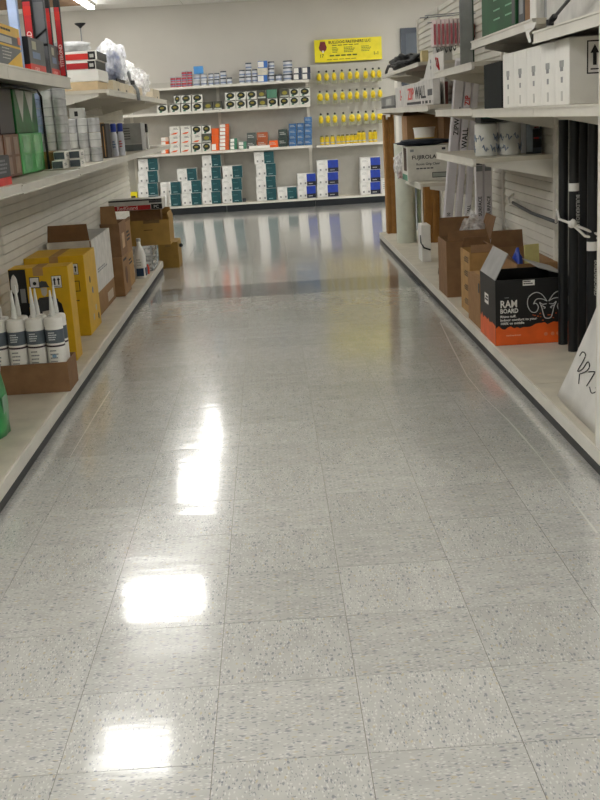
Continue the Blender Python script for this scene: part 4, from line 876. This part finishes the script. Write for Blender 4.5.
for k, (pa, pb, yy, m_, m2_, tx, lb) in enumerate(((9, 19, 4.92, mat('8fa3c9', .4, var=.15), mat('a9bbdc', .35), 'POWER', 'tall pale blue pack standing behind the yellow carton'), (24, 33, 5.36, BLACK, REDS, 'TITEBOND', 'tall red and black pack nearest the pale blue pack'), (34, 46, 5.40, mat('4a4c50', .4), mat('6a6c70', .35), None, 'tall grey pack with black straps between red packs'), (46, 51, 5.72-.03, BLACK, REDS, 'TITEBOND', 'tall slim red pack right of the grey strapped pack'), (55, 61, 5.69-.02, BLACK, REDS, 'TITEBOND', 'tall red pack at the end of the left top shelf'))):
    xa, xb_ = tp(pa, yy), tp(pb, yy); xc = (xa+xb_)/2; w2 = (xb_-xa)/2
    t = thing('tall_pack', lb, 'pack', (xc, yy, zt), 0, 'tall packs behind the tool cartons')
    d = .03
    bx('body', m_, -w2, w2, -d/2, d/2, 0, .40, t, .003); plate('front_stripe', m2_, 'near', t, -w2*.8, w2*.8, .01, .33, -d/2)
    if m_ is BLACK: plate('red_top', BRED, 'near', t, -w2*.85, w2*.85, .27, .31, -d/2, .002)
    if tx: text(tx, w2*1.5, (w2*.5, -d/2-.0016, .05), 'near', mat('f2d6d2', .5) if m2_ is REDS else mat('4f618c', .5), t, right=(0, 0, 1), up=(-1, 0, 0))
    if k == 2:
        tube('strap', BLACK, [(-w2, -d/2-.004, .17), (w2, -d/2-.004, .21)], .005, t); tube('strap', BLACK, [(-w2, -d/2-.004, .14), (w2, -d/2-.004, .14)], .006, t)
# ---- far left top shelf
z2 = ZT2+.0005; yn = 7.12
heights = [('beige_carton', 'flat beige carton at the bottom of the red and white stack', mat('cbb48f', .6), .055), ('white_carton', 'plain white carton under the red striped cartons, left top shelf', PAPER, .07), ('red_carton', 'white carton with red stripe, lower of two on left top shelf', PAPER, .056), ('red_carton', 'white carton with red stripe, upper of two on left top shelf', PAPER, .056)]
z = z2
for k, (nm, lb, m_, h) in enumerate(heights):
    t = carton(nm, lb, 'carton', m_, -1.38, -1.03+.012*(k % 2), yn, yn+.42, z, z+h-.001)
    if k >= 2:
        plate('red_stripe', RED if k == 2 else BRED, 'near', t, -.17, .165, .004, .04, -.21); plate('black_end', BLACK, 'L', t, -.21, .21, .002, h-.004, (.35+.012*(k % 2))/2)
        plate('black_end', BLACK, 'near', t, .125, .17, .002, .05, -.21, .0018); plate('end_mark', LGREY, 'near', t, .135, .16, .015, .035, -.21, .0024); text('MILWALL' if False else 'SIKA', .03, (-.16, -.2118, .012), 'near', mat('e8d0cc', .5), t)
    z += h
o = lump('crumpled_paper', mat('c5c7c8', .5, var=.2, bump=.3), (-1.22, yn+.2, z), (.13, .15, .075), 12, .4, 3); tag(o, 'crumpled grey paper and film on top of the red striped cartons', 'paper')
t = thing('funnel', 'small black funnel on a thin pole above the red striped cartons', 'funnel', (-1.145, yn+.28, z+.05)); tube('pole', GREY, [(0, 0, -.03), (0, 0, .12)], .004, t); lathe('cone', BLACK, [(.006, .108), (.012, .116), (.034, .132), (.036, .138), (.03, .138)], seg=18, parent=t)
xx = [(-1.2, -1.0, 7.62, 7.95, .075), (-1.2, -1.0, 7.98, 8.5, .07), (-1.2, -1.0, 8.75, 9.4, .07), (-1.15, -1.0, 10.3, 10.9, .09)]
for k, (a, b, c, d_, h) in enumerate(xx):
    t = carton('beige_carton', 'beige carton along the far left top shelf edge, '+('next to the red striped stack', 'under the bag of blue goods', 'between the bags', 'last at the shelf end')[k], 'carton', mat('c9bda6', .6, var=.05), a, b, c, d_, z2, z2+h, 'beige cartons on the left top shelf'); plate('black_hole', BLACK, 'L', t, .05, .12, .01, .025, (b-a)/2)
def bag(label, x, y, s, seed, inner=None):
    t = thing('plastic_bag', label, 'bag', (x, y, z2+.075 if s[3] else z2))
    lump('film', PLASTIC, (0, 0, 0), s[:3], seed, .35, 4, 2.6, t)
    if inner: lump('contents', inner, (.0, -.02, .015), (s[0]*.62, s[1]*.6, s[2]*.7), seed+1, .5, 3, 3, t)
    return t
bag('clear plastic bag with blue goods inside on the left top shelf', -1.09, 8.3, (.11, .2, .29, 1), 21, mat('3a5a9c', .5, var=.2))
bag('clear crumpled plastic bag behind the blue goods bag, left top shelf', -1.09, 8.95, (.1, .3, .2, 1), 22, mat('d8d8d8', .5))
bag('clear crumpled plastic bag at the far end of the left top shelf', -1.08, 9.78, (.1, .32, .24, 0), 23, mat('dcd6d4', .5))
t = thing('grey_strap', 'grey strap draped over the left top shelf edge beside the blue goods bag', 'strap', (0, 0, 0)); tube('strap', GREY, [(-1.0, 8.52, z2+.17), (-.99, 8.55, z2+.1), (-.945, 8.55, z2+.03), (-.942, 8.55, z2-.045)], .013, t); bx('buckle', DGREY, -.99, -.96, 8.53, 8.57, z2+.07, z2+.1, t)
t = thing('black_tray', 'black tray under the bag of blue goods on left top shelf', 'tray', (0, 0, 0)); bx('tray', BLACK, -1.16, -1.02, 8.0, 8.45, z2+.0715, z2+.075, t); bx('rim', BLACK, -1.03, -1.02, 8.0, 8.45, z2+.075, z2+.1, t)
# ================================================================== BACK WALL SHELVES
YF_ = 15.40
def bX(px, z=None, py=150): return atY(px, py, YF_).x
def pyz(z, px=240):  # image row of height z on the shelf front plane, near column px
    lo, hi = 0., 400.
    for _ in range(40):
        m = (lo+hi)/2
        if atY(px, m, YF_).z > z: lo = m
        else: hi = m
    return m
def xs(pa, pb, z):
    m = pyz(z, (pa+pb)/2); return atY(pa, m, YF_).x+.0015, atY(pb, m, YF_).x-.0015
def place(wname): return wname
# --- base: white and teal cartons
Z0 = .1145; hh = .168
def teal_stack(pa, pb, n, desc, blue=False, shifts=None, dy=0):
    for l in range(n):
        z = Z0+l*hh; s = (shifts or [0]*9)[l]; x0, x1 = xs(pa+s, pb+s, z+.08); w = x1-x0
        t = carton('boxed_carton', f'white and {"blue" if blue else "teal"} carton, {ORD[l+1]} from bottom, {desc}', 'carton', mat('e3e2de', .5), x0, x1, YF_+dy, YF_+dy+.24, z, z+hh-.002, 'cartons at the foot of the back wall')
        plate('colour_half', BLUE if blue else TEAL, 'near', t, 0, w/2-.001, .002, hh-.004, -.12)
        if blue: plate('dark_base', mat('15182a', .5), 'near', t, 0, w/2-.001, .004, .06, -.12, .0018); bars('fine_print', LGREY, 'near', t, w*.1, w*.42, .02, .035, -.122, 1, .8)
        else: bars('fine_print', mat('9fc0c0', .5), 'near', t, w*.12, w*.42, .02, .032, -.1215, 1, .8); bars('fine_print', mat('5f9090', .5), 'near', t, w*.08, w*.4, .1, .108, -.1215, 1, .8)
        for u in (-.38, -.12): plate('symbol', mat('8a8a8a', .5), 'near', t, w*u, w*u+.022, .025, .05, -.12)
        bars('fine_print', mat('a9a9a6', .5), 'near', t, -w*.42, -w*.1, .1, .13, -.12, 2, .3)
teal_stack(138, 158, 4, 'the leftmost tall stack', shifts=[1, 0, 0, 0])
teal_stack(160.5, 181, 2, 'the short stack beside the leftmost tall one')
teal_stack(181.5, 201.5, 3, 'three-high stack left of the four-high one', shifts=[0, 0, -4.5])
teal_stack(202, 221, 4, 'the four-high stack in the middle', shifts=[0, 0, 0, 0])
teal_stack(222, 242, 3, 'three-high stack right of the four-high one', shifts=[0, 0, .5])
teal_stack(256, 276, 4, 'the lone tall stack beside the single carton', shifts=[.5, 0, 0, -2])
teal_stack(277.5, 297, 1, 'the spot between tall stack and blue pair')
teal_stack(297.5, 316, 2, 'the blue pair left of the post', True)
teal_stack(317, 338.5, 3, 'the blue stack right of the post', True)
teal_stack(360.5, 380.5, 3, 'the blue stack at the right end', True)
x0, x1 = xs(381, 389, .2); t = carton('boxed_carton', 'plain white carton at the right end beside the last blue stack', 'carton', mat('e3e2de', .5), x0, x1, YF_, YF_+.2, Z0, Z0+.2); bars('fine_print', GREY, 'near', t, -.03, .03, .05, .15, -.1, 4, .3)
for l in range(2):
    x0, x1 = xs(130, 138, .2); t = carton('yellow_tin', f'yellow tin with black mark at left foot of the back shelving, {("lower", "upper")[l]}', 'tin', LYEL, x0, x1, YF_, YF_+.1, Z0+.115*l, Z0+.115*l+.113, 'yellow tins'); plate('mark', INK, 'near', t, -.03, .03, .035, .06, -.05); lathe('cap', INK, [(.015, 0), (.015, .008)], (.02, 0, .112-.007), 10, t) if l else None
o = carton('dark_block', 'small dark block on the floor deck right of the middle stack', 'block', DGREY, *xs(242.5, 246, .13), YF_+.02, YF_+.12, Z0, Z0+.045)
# --- shelf z=.832
Z1 = .8335
def small(name, label, cat, m, pa, pb, z, h, group=None, dy=0, d=.16, deco=None):
    x0, x1 = xs(pa, pb, z+h/2); t = carton(name, label, cat, m, x0, x1, YF_+dy, YF_+dy+d, z, z+h-.0015, group, bev=0); w = x1-x0
    if deco == 'white':
        quadprism('swoosh', ORANGE, [(-w*.45, -d/2-.001, h*.1), (w*.1, -d/2-.001, h*.12), (w*.3, -d/2-.001, h*.32), (-w*.1, -d/2-.001, h*.28)], .0006, t); bars('fine_print', DGREY, 'near', t, -w*.1, w*.4, h*.6, h*.85, -d/2, 2, .5)
    if deco == 'oval':
        lathe('oval_print', mat('17231a', .5), [(1, 0), (1, .0008)], (0, -d/2-.0008, h*.52), 20, t, axis=(0, 1, 0)).scale = (w*.40, h*.36, 1)
        lathe('oval_centre', mat('8a7c2c', .5), [(1, 0), (1, .0008)], (-w*.02, -d/2-.0015, h*.56), 16, t, axis=(0, 1, 0)).scale = (w*.2, h*.13, 1)
        plate('green_corner', mat('1e6b50', .5), 'near', t, -w*.3, -w*.05, h*.04, h*.2, -d/2); plate('dark_top', mat('2a2c2a', .5), 'near', t, -w*.48, w*.48, h*.9, h*.985, -d/2)
    if deco == 'ovaldark':
        lathe('oval_print', mat('8f8730', .5), [(1, 0), (1, .0008)], (0, -d/2-.0008, h*.5), 16, t, axis=(0, 1, 0)).scale = (w*.3, h*.22, 1); plate('pale_base', mat('b9bdb5', .5), 'near', t, -w*.48, w*.48, h*.03, h*.2, -d/2)
    if deco == 'lines': bars('fine_print', LGREY, 'near', t, -w*.38, w*.38, h*.3, h*.7, -d/2, 2, .5)
    if deco == 'whiteend': plate('white_half', PAPER, 'near', t, -w*.48, w*.1, h*.1, h*.9, -d/2)
    return t
rowsn = ('bottom', 'middle', 'top')
cols = [(169.5, 180), (180.5, 191), (191.5, 201.5), (202, 211)]
kinds = [['white', 'white', 'white'], ['white', 'white', 'white'], ['oval', 'white', 'oval'], ['oval', 'ovaldark', 'oval']]
for c, (a, b) in enumerate(cols):
    for l in range(3):
        kd = kinds[c][l]; small('printed_box', f'{"orange swoosh" if kd == "white" else "dark oval"} box on middle back shelf, {rowsn[l]} row, {ORD[c+1]} column from left', 'box', mat('dcdad2', .5) if kd != 'ovaldark' else mat('4a4c42', .5), a, b, Z1+.118*l, .118, 'printed boxes on the middle back shelf', deco=kd)
for l in range(4): small('small_box', f'small orange and white box left of the printed boxes, {ORD[l+1]} from shelf', 'box', mat('e0c9b8', .5) if l % 2 else ORANGE, 161, 168.5, Z1+.055*l, .055, 'small orange boxes', deco='whiteend')
for l in range(3): small('orange_box', f'bright orange box beside the printed boxes, {ORD[l+1]} from shelf', 'box', ORANGE, 211.5, 219, Z1+.1*l, .1, 'bright orange boxes', deco='whiteend' if l == 0 else None)
for l in range(7): small('orange_box', f'thin orange and white box in the tall thin stack, {ORD[l+1]} from shelf', 'box', mat('cf5f2a', .5), 219.5, 229, Z1+.05*l, .05, 'thin orange boxes', deco='whiteend')
for l in range(3): small('green_box', f'small white and green box right of thin orange stack, {ORD[l+1]} from shelf', 'box', mat('3f7f64', .5), 230, 237, Z1+.05*l, .05, 'small white and green boxes', deco='whiteend')
for l in range(2): small('green_box', f'small white and green box in the low pair, {("lower", "upper")[l]}', 'box', mat('4a8068', .5), 238.5, 246.5, Z1+.05*l, .05, 'small white and green boxes', deco='whiteend')
t = small('flat_carton', 'flat white carton along the front edge of the middle back shelf', 'carton', PAPER, 249, 270, Z1, .035, dy=-.035, d=.03)
for l in range(2):
    small('dark_box', f'dark grey box behind the flat white carton, {("lower", "upper")[l]}', 'box', mat('4d5450', .5), 246.7, 256, Z1+.105*l, .105, 'dark grey boxes', deco='lines')
    small('orange_box', f'brown-orange box behind the flat white carton, {("lower", "upper")[l]}', 'box', mat('a5532a', .5), 257, 268, Z1+.105*l, .105, 'brown-orange boxes', deco='lines')
    small('dark_box', f'dark green box beside the blue boxes, {("lower", "upper")[l]}', 'box', mat('2c3c38', .5), 278.5, 287.5, Z1+.115*l, .115, 'dark green boxes', deco='lines')
small('orange_box', 'single bright orange box before the dark green boxes', 'box', ORANGE, 269, 278, Z1, .09, dy=-.01, deco='lines')
for c, (a, b, n) in enumerate(((289, 296.5, 4), (297, 304, 4), (304.5, 312, 5))):
    for l in range(n): small('blue_box', f'blue box on the middle back shelf, {ORD[c+1]} column from left, {ORD[l+1]} from shelf', 'box', MBLUE if (c+l) % 2 else mat('3d6c9f', .45), a, b, Z1+.075*l, .075, 'blue boxes on the middle back shelf', deco='lines')
# --- shelf z=1.375
Z2_ = 1.3765; h2 = .112
bot = [(157, 167.5, 0), (170, 180, 0), (181, 191, 0), (192, 202.5, 0), (203.5, 212.5, 1), (213.5, 222, 1), (225, 235.5, 0), (236, 246, 0), (247.5, 257.5, 0), (258, 267, 1), (267.5, 277.5, 0), (279.5, 289, 0), (289.5, 299, 0), (299.5, 310, 0)]
top = [(174, 180.5, 0), (181, 191, 0), (192, 202.5, 0), (225, 235.5, 0), (236, 246, 0), (246.5, 256.5, 0), (257, 266, 1), (266.5, 277, 2), (280, 289, 1), (289.5, 299, 0), (299.5, 310, 0)]
for l, lst in enumerate((bot, top)):
    for k, (a, b, kd) in enumerate(lst):
        small('label_box', f'{("white box with dark oval", "dark box with faint oval", "plain green box")[kd]}, {("lower", "upper")[l]} row of the second back shelf, {ORD[k+1]} from left', 'box', (mat('dddcd4', .5), mat('43443c', .5), mat('4f7f68', .5))[kd], a, b, Z2_+h2*l, h2, 'oval label boxes on the second back shelf', deco=('oval', 'ovaldark', None)[kd])
# --- top shelf z=1.70
Z3 = 1.7015
def can(pa, pb, z, h, label, m=None, dark=True, group='cans on the top back shelf'):
    x0, x1 = xs(pa, pb, z+h/2); r = (x1-x0)/2; t = thing('can', label, 'can', ((x0+x1)/2, YF_+r+.01, z), 0, group)
    lathe('body', m or mat('d3d6dc', .4), [(r*.96, 0), (r, .003), (r, h*.8)], seg=16, parent=t); lathe('lid', mat('3a4252', .4) if dark else mat('b9bec6', .4), [(r*1.01, h*.8), (r*1.01, h*.97), (r*.9, h-.001)], seg=16, parent=t)
    lathe('label_band', mat('7f8fb0', .4), [(r*1.005, h*.2), (r*1.005, h*.42)], seg=16, parent=t)
for c, (a, b, n) in enumerate(((220, 226.3, 2), (226.8, 232.3, 1), (239, 245, 2), (245.3, 251.5, 3), (252, 257.5, 2), (268, 274.5, 3), (275.5, 282, 1), (283, 292.5, 3))):
    for l in range(n): can(a, b, Z3+.088*l, .0875, f'white can with dark lid on top back shelf, {ORD[c+1]} column from left, {ORD[l+1]} from shelf')
for l in range(3):
    small('tin_box', f'{("blue", "cream", "blue")[l]} square tin among the white cans, {rowsn[l]} of three', 'tin', (mat('3f74c0', .4), mat('d8d2c0', .5), mat('3f74c0', .4))[l], 257.7, 267.5, Z3+.092*l, .092, 'square tins among the cans', deco='whiteend' if l != 1 else 'lines')
for c, (a, b) in enumerate(((193, 200), (200.5, 207), (208, 213.5), (214, 219.5))):
    for l in range(2): can(a, b, Z3+.078*l, .077, f'white can left of the gap on top back shelf, {ORD[c+1]} column, {("lower", "upper")[l]}', dark=c > 1)
small('blue_pack', 'bright blue pack sitting on the white cans of top back shelf', 'pack', mat('4a94d8', .4), 193.5, 203, Z3+.157, .1)
for c in range(2):
    for l in range(2): small('dark_tin', f'dark lidded tin at the right end of the top back shelf, {("left", "right")[c]} {("lower", "upper")[l]}', 'tin', mat('343d4f', .4), 293.5+8.7*c, 301.8+8.7*c, Z3+.082*l, .082, 'dark tins at the shelf end', deco='whiteend')
for c in range(4):
    for l in range(3 if c > 1 else 2): can(170+5.6*c, 175.3+5.6*c, Z3+.068*l, .067, f'small red can on the top back shelf, {ORD[c+1]} column, {rowsn[l]}', mat('c04a50', .4, var=.2), False, 'red cans on the top back shelf')
bx('back_ledge', LGREY, -.05, .6, 15.66, 15.69, 1.70, 1.80, BR[2])
# --- yellow blister packs on pegs
def blister(px, py, label, big=False, group='yellow packs on the peg wall'):
    yb = 15.56; p = atY(px, py, yb); t = thing('blister_pack', label, 'blister pack', (p.x, yb, p.z-.08), 0, group); s = 1.25 if big else 1
    bx('card', mat('cfcf9a', .4, var=.1), -.034*s, .034*s, 0, .003, -.02, .13, t); lathe('hang_tab', mat('2d2d2a', .5), [(.016, 0), (.016, .004)], (0, 0, .145), 10, t, axis=(0, 1, 0))
    bm = bmesh.new(); bmesh.ops.create_icosphere(bm, subdivisions=2, radius=1)
    for v in bm.verts: v.co = Vector((v.co.x*.032*s, v.co.y*.022-.01, v.co.z*.052+.07))
    link('yellow_insert', bm_mesh(bm), mat('e6c70c', .35, var=.15, scale=30), t, smooth=True)
    bx('grey_base', mat('8a8a70', .4), -.028*s, .028*s, -.02, 0, -.02, .022, t)
    tube('peg', GREY, [(0, .002, .15), (0, 15.69-yb, .16)], .004, t, 6)
for r, (y, xsl) in enumerate(((75, (319, 326.5, 334, 342, 350, 357, 365.5, 373, 379)), (95, (320, 327, 335, 342.5, 350, 357, 365, 373, 380)), (117.5, (321, 328, 335, 343.5, 352, 358.5, 366, 373, 380)))):
    for k, px in enumerate(xsl): blister(px, y-(px-350)*.06, f'yellow blister pack, {rowsn[2-r]} peg row, {ORD[k+1]} from the post', (r, k) in ((2, 4), (1, 0), (2, 8)))
for k, px in enumerate((322.5, 327.5, 333, 339, 343.3, 348, 352, 355.8, 359.7, 364, 371, 375.5)):
    z = .8215; y = YF_+.09; x = atY(px, 148, y).x; hi = .16 if k in (8, 9, 10, 11) else .125
    t = thing('yellow_bottle', f'small yellow bottle on the shelf under the blister packs, {ORD[k+1]} from the post', 'bottle', (x, y, z), 0, 'yellow bottles under the blister packs')
    lathe('body', mat('e3c40e', .4, var=.15), [(.028, 0), (.031, .004), (.031, hi*.78), (.026, hi*.85)], seg=12, parent=t); lathe('cap', mat('5d5a3a', .4), [(.02, hi*.85), (.02, hi)], seg=10, parent=t); lathe('band', LGREY, [(.0315, .02), (.0315, .035)], seg=12, parent=t)
t = small('yellow_label', 'pale yellow box at the end of the shelf under the blister packs', 'box', mat('e8d48a', .5), 377, 386, 1.0, .07) if False else None
